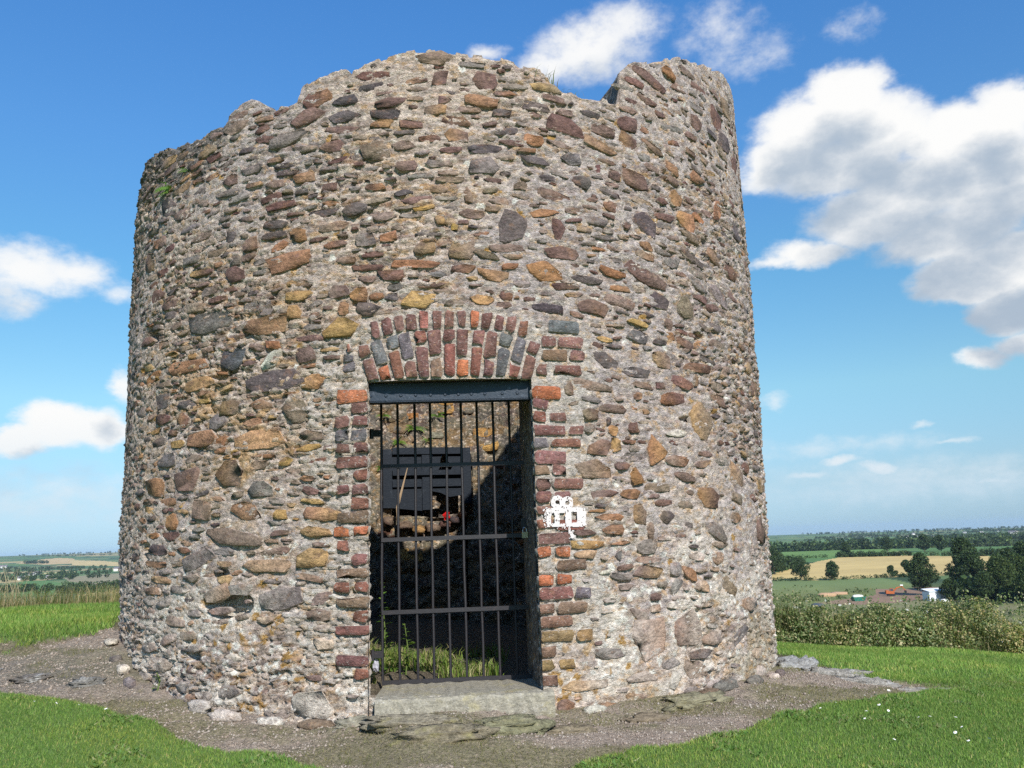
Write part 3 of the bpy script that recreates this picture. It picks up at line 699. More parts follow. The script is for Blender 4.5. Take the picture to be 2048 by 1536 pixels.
# quoins beside the arch at the right, then down both jambs
for (u0, u1, z0, z1, cdx) in [(.62,.835,2.265,2.34,'G'),(.578,.672,2.17,2.232,'M'),(.69,.855,2.172,2.235,'M'),(.575,.745,2.088,2.152,'B'),(.765,.865,2.09,2.155,'M'),(.54,.605,1.99,2.05,'M'),(.655,.835,1.998,2.052,'M'),
        (-.635,-.60,2.155,2.205,'R'),(-.65,-.575,2.035,2.09,'G')]:
    brick_quad(rect(u0, u1, z0, z1), cdx)
eL, eR = (DL - TDOOR) * TR, (DR_ - TDOOR) * TR
zq = DZ1 - 0.045
k = 0
cl = 'OBMGMRRMRBORMBRBRMBMRBMB'; cr_ = 'OMMMGMBMMMRMOMOGBBLBLBLL'
while zq > DZ0 + 0.03:
    h_ = 0.060 if k else 0.078
    for side, e, codes in ((-1, eL, cl), (1, eR, cr_)):
        cde = codes[k % len(codes)]
        full = rsb.random()
        wear = sstep(0.75, 0.2, zq)
        if k == 0: segs = [(0, 0.185)]
        elif (k % 2 == 0): segs = [(0, 0.098), (0.112, 0.212)]
        else: segs = [(0, 0.205)] if full < 0.6 else [(0, 0.10), (0.115, 0.20)]
        if side == 1 and k % 3 == 1: segs = [(0, 0.10), (0.115, 0.31)]
        if side == 1 and k % 3 == 0 and k: segs = [(0, 0.215), (0.23, 0.33)] if full < .5 else segs
        for (a, b) in segs:
            if rsb.random() < (0.10 if side > 0 else .34) + 0.22 * wear and a > 0: continue
            if rsb.random() < 0.05 + .12 * wear: continue
            h_ = (0.060 if k else 0.078) * rsb.uniform(.88, 1.06)
            a += rsb.uniform(0, .006); b += rsb.uniform(-.012, .008)
            cd2 = cde if (rsb.random() < .8 or k == 0) else rsb.choice(list('MMRBG'))
            if wear > 0.6 and side == 1: cd2 = rsb.choice(list('LLB'))
            q = rect(e - b, e - a, zq - h_, zq) if side < 0 else rect(e + a, e + b, zq - h_, zq)
            brick_quad(q, cd2, 0.005)
    zq -= 0.0815; k += 1
# the doorway and lintel keep free of stones
occ_ell((DL + DR_) / 2, (DZ0 + DZ1) / 2 - .2, (DR_ - DL) * TR + 0.02, DZ1 - DZ0 + .45, rect=True)
occ_ell(TDOOR, 2.17, 1.0, 0.44, rect=True)

STONES = """30.8,0.37,0.264,0.239,13,m 57.4,4.68,0.527,0.118,-7,m -30.9,2.47,0.395,0.156,3,g 37.6,0.39,0.267,0.226,13,b 42.9,1.75,0.266,0.22,-37,b -19.8,2.02,0.424,0.118,3,d 62.3,1.0,0.243,0.192,3,m -21.7,1.66,0.391,0.115,-2,o 65.0,2.11,0.287,0.155,13,m -25.8,1.06,0.445,0.096,-10,b 12.9,2.95,0.201,0.206,-2,d -20.9,2.38,0.339,0.121,3,r -35.7,2.2,0.462,0.088,-2,r -14.0,0.09,0.279,0.145,-2,w 33.4,2.7,0.358,0.109,-17,m -26.8,1.46,0.218,0.179,-2,b -18.3,0.69,0.312,0.124,8,d -17.2,2.79,0.3,0.126,13,r 55.3,4.19,0.193,0.19,3,m 43.5,1.23,0.253,0.144,-17,m 65.6,1.34,0.313,0.116,3,b 52.8,1.39,0.245,0.146,-17,b 63.5,3.95,0.225,0.157,3,m -34.7,1.44,0.246,0.139,8,m 55.9,2.95,0.234,0.144,-12,m 57.6,0.0,0.292,0.115,-2,b 57.8,4.05,0.229,0.145,-2,d -43.0,1.42,0.262,0.125,-2,r 20.9,3.67,0.263,0.123,-10,m 60.7,4.41,0.23,0.138,-2,b 51.0,2.71,0.291,0.107,-22,g 40.8,2.54,0.189,0.164,3,b -48.6,3.08,0.19,0.163,-2,m -9.8,2.32,0.24,0.126,3,o 32.3,3.38,0.216,0.139,3,m 45.1,1.01,0.283,0.105,-27,g -12.1,3.99,0.242,0.122,8,b 23.0,1.4,0.236,0.125,-2,b -17.8,3.62,0.298,0.097,18,g 33.0,1.51,0.165,0.175,-32,r -42.2,3.42,0.215,0.133,-22,d 33.7,3.08,0.206,0.137,-22,d 17.0,2.66,0.207,0.136,8,r -32.2,0.94,0.287,0.098,18,g 42.9,3.19,0.21,0.133,-10,r -26.6,2.2,0.185,0.15,-12,s 36.4,4.2,0.336,0.082,-17,m -20.6,0.89,0.344,0.08,-2,o -31.9,1.7,0.269,0.102,-2,r -14.6,3.76,0.248,0.109,6,m -16.3,1.82,0.168,0.159,-2,b 54.6,0.49,0.278,0.095,-2,m 61.7,3.35,0.183,0.144,3,d -32.9,2.07,0.296,0.086,3,o -23.8,1.22,0.23,0.11,-12,r -41.4,0.27,0.29,0.087,-2,g -13.8,0.92,0.212,0.118,1,o 62.5,2.25,0.257,0.095,13,b 19.8,2.79,0.263,0.092,-5,m -13.6,3.87,0.221,0.109,8,m -21.5,1.35,0.213,0.113,-2,g 38.8,0.14,0.223,0.106,-2,b 0.3,2.47,0.204,0.114,-7,o -5.3,3.46,0.179,0.129,3,b 24.1,2.45,0.216,0.105,-5,m 37.0,1.88,0.241,0.092,8,m -44.8,2.79,0.242,0.091,-2,m 50.2,3.0,0.199,0.11,-17,b 6.2,2.78,0.175,0.125,8,b -28.5,0.72,0.215,0.101,18,b 3.1,4.09,0.222,0.097,3,b 31.5,3.78,0.184,0.117,-2,m -12.6,1.18,0.269,0.08,-2,r 43.0,2.12,0.325,0.065,1,m -31.8,1.24,0.164,0.128,-2,b 52.8,3.4,0.131,0.16,8,r 9.2,3.34,0.199,0.105,8,g 25.6,2.1,0.202,0.103,-5,d -41.8,2.01,0.188,0.11,-2,d 26.5,3.57,0.274,0.075,-17,r -9.3,3.72,0.244,0.084,3,d 50.8,0.3,0.252,0.08,18,d -18.3,3.73,0.183,0.11,3,m -35.9,0.96,0.188,0.107,-2,g -39.9,1.59,0.208,0.096,8,g 48.0,0.63,0.22,0.089,-32,b 48.3,0.01,0.221,0.088,-17,w -26.3,2.76,0.165,0.117,3,m 9.8,3.94,0.158,0.122,-2,m 35.6,2.55,0.172,0.112,-17,d 20.7,0.13,0.319,0.059,-2,b 27.1,3.69,0.181,0.101,-12,m 35.2,2.14,0.168,0.108,-12,b -27.1,3.8,0.238,0.076,6,b 23.7,1.93,0.276,0.065,-7,b 9.2,3.8,0.213,0.084,-7,r 47.4,4.02,0.154,0.116,-22,m 31.4,3.66,0.168,0.103,-17,m -2.3,4.09,0.202,0.085,-2,m 61.7,1.94,0.234,0.073,-2,d -38.4,1.18,0.153,0.11,-2,r 39.1,2.0,0.211,0.078,-17,m 29.0,0.14,0.265,0.061,-2,b -26.9,1.88,0.16,0.101,-2,b -19.9,2.16,0.159,0.101,18,w -41.5,1.0,0.238,0.066,-2,d 47.9,1.91,0.212,0.074,-12,m 10.3,2.62,0.209,0.075,-10,r 29.6,1.12,0.124,0.126,8,b 44.8,2.73,0.2,0.078,-12,g 43.4,3.08,0.236,0.066,-12,b 23.9,1.54,0.169,0.092,3,m 30.8,0.92,0.172,0.09,-2,g -13.9,1.99,0.172,0.089,3,o 19.4,2.95,0.108,0.14,-2,m 34.6,0.09,0.121,0.124,-12,w -18.6,0.03,0.191,0.078,-2,b -24.6,0.75,0.204,0.073,1,g -14.8,2.17,0.137,0.108,8,m 43.9,2.92,0.283,0.052,-17,d 40.7,3.33,0.137,0.106,-32,r 46.6,3.56,0.172,0.084,-12,r -36.2,1.85,0.148,0.096,-2,m -28.7,1.8,0.154,0.092,-2,g -0.0,2.7,0.285,0.049,-5,r 41.2,4.32,0.164,0.085,-17,r -6.2,2.42,0.171,0.081,-2,d -26.2,0.15,0.17,0.081,-2,g 38.7,2.84,0.181,0.076,8,g -3.3,3.79,0.19,0.072,1,m 36.3,3.67,0.207,0.066,-17,b 56.7,0.14,0.194,0.07,-2,o -3.8,3.71,0.19,0.071,3,d -8.1,3.08,0.146,0.092,-2,d 31.3,2.28,0.172,0.077,-10,s -42.4,0.91,0.298,0.044,-2,r 56.8,1.45,0.156,0.084,-2,m -16.1,2.55,0.195,0.067,3,o -41.7,0.17,0.17,0.076,-2,g 21.7,3.44,0.151,0.085,-2,g 5.7,3.55,0.154,0.083,-7,m -9.3,3.83,0.175,0.072,3,d -41.2,1.88,0.182,0.069,-2,m 40.4,3.56,0.156,0.08,-22,r -27.8,3.43,0.143,0.086,8,m 21.5,0.95,0.227,0.054,-2,o -1.3,3.49,0.175,0.07,-2,b -15.3,3.33,0.148,0.082,13,r 50.4,1.8,0.145,0.083,-2,g -23.7,2.94,0.128,0.094,3,m 23.2,3.29,0.141,0.085,-7,d -7.4,2.52,0.121,0.099,-2,o 27.4,2.69,0.203,0.059,-10,r -6.5,2.87,0.132,0.09,-2,g -13.4,1.08,0.197,0.06,-5,o 48.6,2.45,0.171,0.069,-2,g -3.2,2.63,0.159,0.074,-2,m -11.3,3.52,0.165,0.071,3,m 51.1,1.09,0.148,0.078,-2,b 35.7,4.02,0.172,0.067,-22,m -10.2,2.55,0.147,0.078,3,m 45.2,0.82,0.154,0.074,8,r 17.5,3.05,0.218,0.052,3,r -13.9,1.66,0.161,0.07,-2,b 52.1,1.23,0.176,0.064,-17,b 1.3,2.8,0.135,0.083,-2,b -38.3,1.09,0.193,0.058,-2,m 34.5,1.1,0.13,0.086,-2,d 42.4,0.02,0.173,0.064,-2,w -21.8,1.88,0.175,0.063,3,r 7.4,3.02,0.162,0.068,-2,m 40.2,2.28,0.172,0.064,-17,m -13.0,0.6,0.157,0.07,-5,b 16.3,3.54,0.129,0.084,-2,r -37.1,1.69,0.186,0.057,-2,o -46.3,0.18,0.187,0.056,-2,d 37.2,1.65,0.197,0.053,3,w 25.3,3.03,0.171,0.06,-2,g 35.6,0.77,0.122,0.084,-2,g -16.1,2.95,0.111,0.092,-7,r -16.5,2.45,0.111,0.092,-12,o -31.1,3.64,0.159,0.064,8,m 50.9,2.14,0.132,0.077,-2,b 2.9,3.73,0.143,0.071,-2,b 27.8,3.15,0.139,0.073,-12,m -1.1,3.35,0.142,0.07,-2,m 28.4,1.25,0.156,0.063,-5,r 8.7,2.46,0.151,0.065,-2,o 3.7,3.95,0.089,0.109,-2,m 16.6,3.4,0.2,0.048,-7,d 29.4,1.36,0.089,0.107,8,r -12.5,0.69,0.121,0.077,8,m 40.9,0.65,0.131,0.071,-12,r 29.0,0.51,0.147,0.063,-17,b 35.6,0.67,0.132,0.07,38,g 46.0,0.91,0.204,0.045,-2,b 38.4,0.74,0.143,0.064,-22,r -0.3,3.63,0.154,0.059,-2,m -34.7,0.46,0.165,0.055,3,b 25.4,1.03,0.162,0.055,-2,r 9.4,2.75,0.177,0.05,-17,b -31.0,0.11,0.145,0.061,-2,g 37.7,3.95,0.163,0.054,-22,m 22.9,1.75,0.111,0.078,-2,b -4.3,3.65,0.145,0.059,-2,r 47.6,2.01,0.128,0.066,-2,b 6.1,2.66,0.149,0.056,-2,m -23.7,2.86,0.141,0.059,13,b -33.5,0.82,0.148,0.056,-2,b -35.4,0.15,0.131,0.063,-2,g 25.1,3.79,0.161,0.05,-2,k 24.8,1.11,0.193,0.041,-2,r 46.2,3.25,0.143,0.055,-17,r -12.2,0.43,0.132,0.059,-2,o -26.4,2.86,0.091,0.083,-2,d 21.1,0.89,0.158,0.047,1,o 28.6,3.38,0.099,0.075,-12,m 17.8,0.03,0.109,0.068,-2,m -10.7,2.86,0.16,0.045,3,m 40.2,3.46,0.135,0.053,-2,m 26.5,1.56,0.076,0.093,-2,o -18.3,1.19,0.103,0.067,-2,o 33.8,2.92,0.11,0.062,-7,r 19.5,0.41,0.113,0.06,-2,b 31.4,2.37,0.173,0.039,-10,o -9.6,2.44,0.074,0.091,-2,r -27.2,3.03,0.093,0.072,-2,d -3.5,2.88,0.119,0.056,8,r -27.2,0.81,0.123,0.054,8,o -19.7,2.25,0.117,0.055,-12,r -28.0,1.67,0.1,0.064,-2,r -5.6,2.77,0.142,0.045,3,m -21.8,1.5,0.119,0.053,-2,b 7.1,3.14,0.054,0.115,-2,b -22.0,3.73,0.126,0.049,8,m 12.1,3.72,0.125,0.048,-2,d -18.9,2.89,0.129,0.046,18,r 29.4,1.67,0.081,0.073,-2,m 45.2,3.75,0.14,0.042,-12,m -11.6,3.25,0.113,0.052,-2,m 32.8,2.44,0.189,0.031,-2,d 31.4,1.02,0.055,0.105,-2,b 11.7,2.49,0.087,0.066,-2,m 37.3,2.39,0.079,0.072,-2,m 20.0,1.91,0.061,0.093,8,b 37.5,3.28,0.106,0.052,-2,m -20.6,0.57,0.113,0.046,-2,o -38.7,1.77,0.108,0.048,-2,m -17.5,1.51,0.099,0.052,-2,o -13.7,1.26,0.148,0.034,-7,o 25.6,2.24,0.135,0.037,-7,y 26.2,1.65,0.076,0.065,-12,o -18.3,1.08,0.142,0.033,3,m 21.3,1.02,0.136,0.034,-2,m 31.7,0.54,0.086,0.053,-2,r 35.2,2.26,0.116,0.039,-7,d 26.5,0.95,0.165,0.027,3,r 14.2,3.22,0.085,0.052,-2,b 31.8,0.61,0.092,0.048,-2,m 1.3,3.06,0.129,0.034,8,y -5.1,2.5,0.088,0.049,8,r 4.3,3.8,0.088,0.048,-2,m -28.2,1.61,0.113,0.036,3,r 22.7,1.66,0.071,0.057,-2,g 34.8,0.55,0.093,0.043,-2,w 27.0,0.8,0.116,0.034,8,m -3.2,2.49,0.079,0.049,-2,d 34.7,1.96,0.082,0.046,-2,m 3.3,2.98,0.064,0.057,-2,y 30.2,3.04,0.073,0.049,-2,m 30.6,1.88,0.065,0.052,-2,r 26.2,0.87,0.049,0.068,18,g 34.9,3.78,0.083,0.04,-2,r 37.4,2.31,0.067,0.048,-2,r 47.6,1.61,0.079,0.04,-2,m 41.1,0.75,0.108,0.029,-2,m 42.5,2.03,0.039,0.08,3,r 25.8,3.4,0.04,0.074,-2,m -8.8,2.12,0.064,0.044,-2,s 28.7,1.58,0.097,0.029,-2,m 23.2,1.15,0.125,0.021,-2,r -28.7,1.21,0.08,0.028,-2,b -20.1,1.55,0.083,0.026,3,r 39.4,1.26,0.069,0.03,-2,m 5.2,2.93,0.048,0.042,-2,y 23.7,1.18,0.071,0.027,-2,d 7.4,2.6,0.071,0.025,-2,o 31.9,1.78,0.057,0.03,-2,r 25.6,1.71,0.033,0.05,-2,d"""
rs_ = np.random.default_rng(33)
n_stone = 0
big = []
for s_ in STONES.split():
    a = s_.split(','); big.append((math.radians(float(a[0])), float(a[1]), float(a[2]), float(a[3]), math.radians(float(a[4])), a[5]))
ALLST = []
small_V = []; small_F = []; small_C = []; small_n = 0
def edge_a(n): return np.concatenate([np.zeros(n), np.full(n, .14), np.full(n, .34), [1.0]])[:, None]
def put_stone(th, z, w_, h_, an, code, single, proud=None, npts=11):
    if npts > 6: npts = int(rs_.integers(6, 10)) if w_ < .3 else 9
    global n_stone, small_n
    if z + h_ * 0.4 > rim_z(np.array([th]))[0] - 0.01: return
    fill_ = proud is not None; proud = rs_.uniform(-0.004, 0.005) if proud is None else proud
    V, F = stone_shape(w_, h_, an, proud, rs_, npts)
    P = on_wall(V, th, z)
    c = jit_col(STC[code], rs_)
    kb = rs_.uniform(0, .38) if fill_ else rs_.uniform(0, .18)
    kb = max(kb, float(sstep(1.2, .35, z)) * rs_.uniform(.1, .8)); c = c * (1 - kb) + np.array((.48, .40, .325) if z > .9 else (.60, .52, .44)) * kb
    if np.clip(cham(np.array([th]), np.array([z])), 0, 1)[0] > 0.02: c = c * 0.55 + np.array((0.08, .075, .07)) * .45
    if single:
        # a second tone across one end of the stone
        c2 = jit_col(STC[rs_.choice(list('mrbo' if code in 'mrbo' else 'dgb'))], rs_)
        t_ = sstep(0.1, 0.9, (V[:, :1] * rs_.choice((-1, 1)) / w_ + 0.5)) * rs_.uniform(0, 0.8)
        cv = c[None] * (1 - t_) + c2[None] * t_
        ALLST.append((w_ * h_, P, F, np.hstack([cv, edge_a(npts)]))); n_stone += 1
    else:
        ALLST.append((w_ * h_, P, F, np.hstack([np.repeat(c[None], len(P), 0), edge_a(npts)]))); return
        small_V.append(P); small_F.append(F + small_n); small_C.append(np.hstack([np.repeat(c[None], len(P), 0), edge_a(npts)])); small_n += len(P)
for (th, z, w_, h_, an, code) in big:
    if occ_ell(th, z, w_ * .7, h_ * .7, an, test=True): continue
    occ_ell(th, z, w_, h_, an); put_stone(th, z, w_ * 1.02, h_ * 1.02, an, code, True)
# the rest of the rubble: loosely coursed, filling the gaps with ever smaller pieces
codes_mid = list('mmmmmmrrbbbggdddd'); cnt = 0
for (tries, wlo, whi, asp0, asp1) in ((9000, .10, .25, .19, .36), (7000, .06, .13, .2, .42), (4000, .03, .07, .25, .5)):
    for _ in range(tries):
        th = math.radians(rs_.uniform(-75, 75)); z = rs_.uniform(-0.02, 4.6)
        w_ = rs_.uniform(wlo, whi); h_ = w_ * rs_.uniform(asp0, asp1); an = rs_.normal(0, .10) - 0.10 * max(0, th)
        if occ_ell(th, z, w_, h_, an, test=True, pad=0.010 if wlo < .1 else 0.012): continue
        dens_ = float(np.interp(math.degrees(th), [-75, -58, -45, 10, 30, 75], [.18, .3, .95, .9, .55, .45])) * (0.5 if z < .7 else 1.0) + .6 * float(vnoise(np.array([th * TR * 1.1]), np.array([z * 1.1]), seed=151)[0])
        if rs_.random() > dens_: continue
        occ_ell(th, z, w_, h_, an)
        code = rs_.choice(codes_mid)
        if abs(math.degrees(th) - 10) > 62 and code in 'ro': code = 'g'
        if -48 < math.degrees(th) < -6 and .7 < z < 2.5 and rs_.random() < .4: code = rs_.choice(list('roor'))
        if (z > 2.55 or th > .38) and rs_.random() < .75: code = rs_.choice(list('mmmmmdddggb'))
        if rs_.random() < 0.10: code = 'w' if z < 1.2 else 'b'
        put_stone(th, z, w_, h_, an, code, wlo > .07, rs_.uniform(-0.007, 0.002) - (.004 if abs(th) > .85 else 0), 8 if wlo < .1 else 10)
# thin splinters bedded flat in the joints
for _ in range(1500):
    th = math.radians(rs_.uniform(-75, 75)); z = rs_.uniform(0.0, 4.7)
    if occ_ell(th, z, .08, .04, 0, test=True, pad=.02) or (abs(th) > .8 and rs_.random() < .8): continue
    if vnoise(np.array([th * TR * 0.9]), np.array([z * 1.0]), seed=112)[0] < -0.15 and rs_.random() < .7: continue
    w_ = rs_.uniform(.025, .10)
    put_stone(th, z, w_, rs_.uniform(.008, .02), rs_.normal(0, .12) - 0.12 * max(0, th), rs_.choice(list('bggwbgb')), False, rs_.uniform(0.0, 0.010), 6)

ALLST.sort(key=lambda q: -q[0])
for i_, (ar_, P_, F_q, c_) in enumerate(ALLST):
    if i_ < 240: PIECES.append(('stone', P_, F_q, c_, 'stone'))
    else: small_V.append(P_); small_F.append(F_q + small_n); small_C.append(c_); small_n += len(P_)
# where pieces sit: the mortar lies back behind them and is often washed out along their edges
stone_mask = occ.copy()
def dil(a, n):
    for _ in range(n):
        p = np.pad(a, 1); a = p[1:-1, 1:-1] | p[:-2, 1:-1] | p[2:, 1:-1] | p[1:-1, :-2] | p[1:-1, 2:]
    return a
_in = blur(stone_mask.astype(float), 1)
_up = dil(stone_mask, 2) & ~stone_mask
_low = np.zeros_like(stone_mask); _low[:-3] = stone_mask[3:]; _low = dil(_low, 1) & ~stone_mask          # strip just under a stone
_ring = blur(_up.astype(float), 1); _under = blur(_low.astype(float), 1)
def samp(a, th, z):
    i = np.clip(((th + math.radians(78)) * TR / OCC_DU).astype(int), 0, a.shape[1] - 1); j = np.clip((z / OCC_DZ).astype(int), 0, a.shape[0] - 1)
    return np.where((np.abs(th) < math.radians(77)) & (z > 0), a[j, i], 0.0)
def build_wall():
    fine = np.radians(np.concatenate([np.linspace(-76, -6.3, 330)[:-1], np.linspace(-6.3, 14.75, 100)[:-1], np.linspace(14.75, 76, 290)]))
    coarse = np.radians(np.concatenate([np.arange(79, 148, 3.0), np.arange(148, 212, 0.6), np.arange(213, 282, 3.0)]))
    th = np.concatenate([fine, coarse]); n = len(th)
    thw = np.where(th > math.pi, th - 2 * math.pi, th)
    zr = rim_z(thw)
    zb = -0.25
    # rows: fixed heights up to 3.6, then stretched to the rim
    zfix = np.concatenate([np.linspace(zb, DZ0, 32)[:-1], np.linspace(DZ0, DZ1, 185)[:-1], np.linspace(DZ1, 3.55, 158)])
    ntop = 62
    t = np.linspace(0, 1, ntop + 1)[1:]
    Zm = np.concatenate([np.repeat(zfix[:, None], n, 1), 3.55 + t[:, None] * (zr[None] - 3.55)], 0)
    T = np.repeat(thw[None], len(Zm), 0)
    rows = len(Zm)
    D, rough, hc, kc = wall_disp(T.ravel(), Zm.ravel())
    tr_, zr_ = T.ravel(), Zm.ravel(); nz_ = fbm(tr_ * TR * 5, zr_ * 5, octaves=3, seed=119)
    D = D - 0.006 * samp(_in, tr_, zr_) - 0.004 * samp(_ring, tr_, zr_) * sstep(-.1, .4, nz_) - 0.014 * samp(_under, tr_, zr_) * sstep(0.15, .45, fbm(tr_ * TR * 3, zr_ * 3, octaves=3, seed=120))
    P = wall_pt(T.ravel(), Zm.ravel(), D)
    C = mortar_colour(T.ravel(), Zm.ravel(), rough, hc, kc)
    # knock the arris of the rim back
    idx = np.arange(rows * n).reshape(rows, n)
    r0, r1 = 31, 31 + 184
    c0, c1 = 329, 329 + 99
    nx = np.roll(np.arange(n), -1)
    quads = np.stack([idx[:-1, :], idx[:-1][:, nx], idx[1:][:, nx], idx[1:, :]], -1)
    mask = np.ones((rows - 1, n), bool); mask[r0:r1, c0:c1] = False
    Fo = quads[mask]
    # top of the wall and inner face
    nin = 12
    rin = np.linspace(0, 1, nin + 1)[1:]
    zt = Zm[-1]
    Ptop = []; Ctop = []
    Rout = np.hypot(P[idx[-1], 0], P[idx[-1], 1])
    for a in rin:
        rr = Rout * (1 - a) + TRI * a
        sh_ = np.degrees(thw); zt_a = rim_z(thw - math.radians(5.2) * a * sstep(22, 27, sh_) * sstep(52, 44, sh_)) if a > 0 else zt
        z = zt_a + 0.035 * fbm(thw * TR * 6, rr * 6, octaves=3, seed=141) + 0.02 * np.sin(math.pi * a)
        Ptop.append(np.stack([rr * np.sin(thw), -rr * np.cos(thw), z], -1))
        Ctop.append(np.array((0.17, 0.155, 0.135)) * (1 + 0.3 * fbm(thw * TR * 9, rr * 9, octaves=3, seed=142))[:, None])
    zin = np.linspace(0, 1, 110)[1:]
    Pin = []; Cin = []
    for a in zin:
        z = Ptop[-1][:, 2] * (1 - a) + (-0.2) * a
        u = thw * TRI
        F1, F2, h1, h2, h3 = worley(u / 0.21 + 40, z / 0.10, seed=143)
        G1, G2, k1, k2, k3 = worley(u / 0.07, z / 0.04, seed=144)
        dd = (h1 - 0.5) * 0.05 - 0.03 * (1 - sstep(0.0, 0.2, F2 - F1)) + (k1 - .5) * 0.012
        rr = TRI + dd
        Pin.append(np.stack([rr * np.sin(thw), -rr * np.cos(thw), z], -1))
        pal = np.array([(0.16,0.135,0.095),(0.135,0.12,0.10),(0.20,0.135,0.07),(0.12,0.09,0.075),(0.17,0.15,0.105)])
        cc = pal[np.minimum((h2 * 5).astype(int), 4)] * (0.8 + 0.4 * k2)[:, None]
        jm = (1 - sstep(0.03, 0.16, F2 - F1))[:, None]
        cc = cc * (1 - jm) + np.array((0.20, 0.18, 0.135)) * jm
        Cin.append(cc)
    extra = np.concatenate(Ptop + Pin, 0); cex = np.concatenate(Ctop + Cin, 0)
    base = rows * n
    E = np.concatenate([idx[-1:], base + np.arange(len(extra)).reshape(-1, n)], 0)
    q2 = np.stack([E[:-1, :], E[:-1][:, nx], E[1:][:, nx], E[1:, :]], -1)
    # inner doorway opening: splayed, wider than outside on the left
    zc_ = extra.reshape(-1, n, 3)[:, :, 2]
    zE = np.concatenate([Zm[-1:], zc_], 0); zq = (zE[:-1] + zE[1:]) / 2
    keep = np.ones(zq.shape, bool)
    thm = (thw + thw[nx]) / 2
    IL, IR = math.radians(-13.0), math.radians(18.6)
    keep[nin:] &= ~((thm[None] > IL) & (thm[None] < IR) & (zq[nin:] < 2.03))
    # window recess at the back
    WL, WR = math.radians(180 - 24.5), math.radians(180 + 3)
    thp = np.where(thm < 0, thm + 2 * math.pi, thm)
    keep[nin:] &= ~((thp[None] > math.radians(178)) & (thp[None] < math.radians(203.5)) & (zq[nin:] > 1.28) & (zq[nin:] < 1.98))
    Fi = q2[keep]
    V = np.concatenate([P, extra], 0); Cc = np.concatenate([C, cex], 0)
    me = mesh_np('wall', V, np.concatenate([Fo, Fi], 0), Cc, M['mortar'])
    wall = add_ob('wall', me, tower)
    # reveals, soffit, threshold bed of the doorway, and the window recess
    mb = MB()
    def PT(thx, r, z): return (r * math.sin(thx), -r * math.cos(thx), z)
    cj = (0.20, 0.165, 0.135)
    for (to, ti) in ((DL, IL), (DR_, IR - math.radians(1.0))):
        N = 24
        for j in range(N):
            za, zb2 = -0.1 + (DZ1 + 0.1) * j / N, -0.1 + (DZ1 + 0.1) * (j + 1) / N
            for i in range(6):
                a, b = i / 6, (i + 1) / 6
                def q(aa, zz):
                    n_ = 0.012 * math.sin(zz * 37 + aa * 11) * (1 if 0 < aa < 1 else 0)
                    return PT(to * (1 - aa) + ti * aa + n_ / 2.5, (TR + 0.01) * (1 - aa) + (TRI - 0.03) * aa, zz)
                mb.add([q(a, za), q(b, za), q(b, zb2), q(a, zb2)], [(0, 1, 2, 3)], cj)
    N = 12
    for i in range(N):
        a, b = i / N, (i + 1) / N
        o1, o2 = DL + (DR_ - DL) * a, DL + (DR_ - DL) * b; i1, i2 = IL + (IR - IL) * a, IL + (IR - IL) * b
        mb.add([PT(o1, TR, DZ1), PT(o2, TR, DZ1), PT(i2, TRI - .05, 2.03), PT(i1, TRI - .05, 2.03)], [(0, 1, 2, 3)], cj)
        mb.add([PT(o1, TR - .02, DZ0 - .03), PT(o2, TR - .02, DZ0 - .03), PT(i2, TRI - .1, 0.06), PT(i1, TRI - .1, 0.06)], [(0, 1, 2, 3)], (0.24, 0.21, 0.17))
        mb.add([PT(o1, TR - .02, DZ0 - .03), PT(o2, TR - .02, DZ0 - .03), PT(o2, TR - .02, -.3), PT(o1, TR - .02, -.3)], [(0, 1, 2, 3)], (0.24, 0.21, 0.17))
    mb.build('doorway_reveal', M['mortar'], tower); mb = MB()
    tA, tB, zA, zB, rb, rf = math.radians(177.6), math.radians(203.9), 1.26, 2.0, TRI + 0.48, TRI - 0.03
    for i in range(8):
        a, b = tA + (tB - tA) * i / 8, tA + (tB - tA) * (i + 1) / 8
        for (p1, p2, p3, p4) in (((a, rb, zA), (b, rb, zA), (b, rb, zB), (a, rb, zB)), ((a, rf, zA), (b, rf, zA), (b, rb, zA), (a, rb, zA)), ((a, rf, zB), (b, rf, zB), (b, rb, zB), (a, rb, zB))):
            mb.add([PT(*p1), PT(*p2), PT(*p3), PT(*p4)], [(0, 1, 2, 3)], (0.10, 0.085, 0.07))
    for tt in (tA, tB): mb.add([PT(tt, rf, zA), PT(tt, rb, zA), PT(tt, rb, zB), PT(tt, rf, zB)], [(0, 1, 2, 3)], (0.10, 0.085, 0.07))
    mb.build('window_recess', M['mortar'], tower)
    return wall
wall = build_wall()

for (nm_, P_, F_q, c_, mt_) in PIECES: piece(nm_, P_, F_q, c_, M[mt_], wall)
o = piece('small_stones', np.concatenate(small_V), np.concatenate(small_F), np.concatenate(small_C), M['stone'], wall)
o['kind'] = 'stuff'

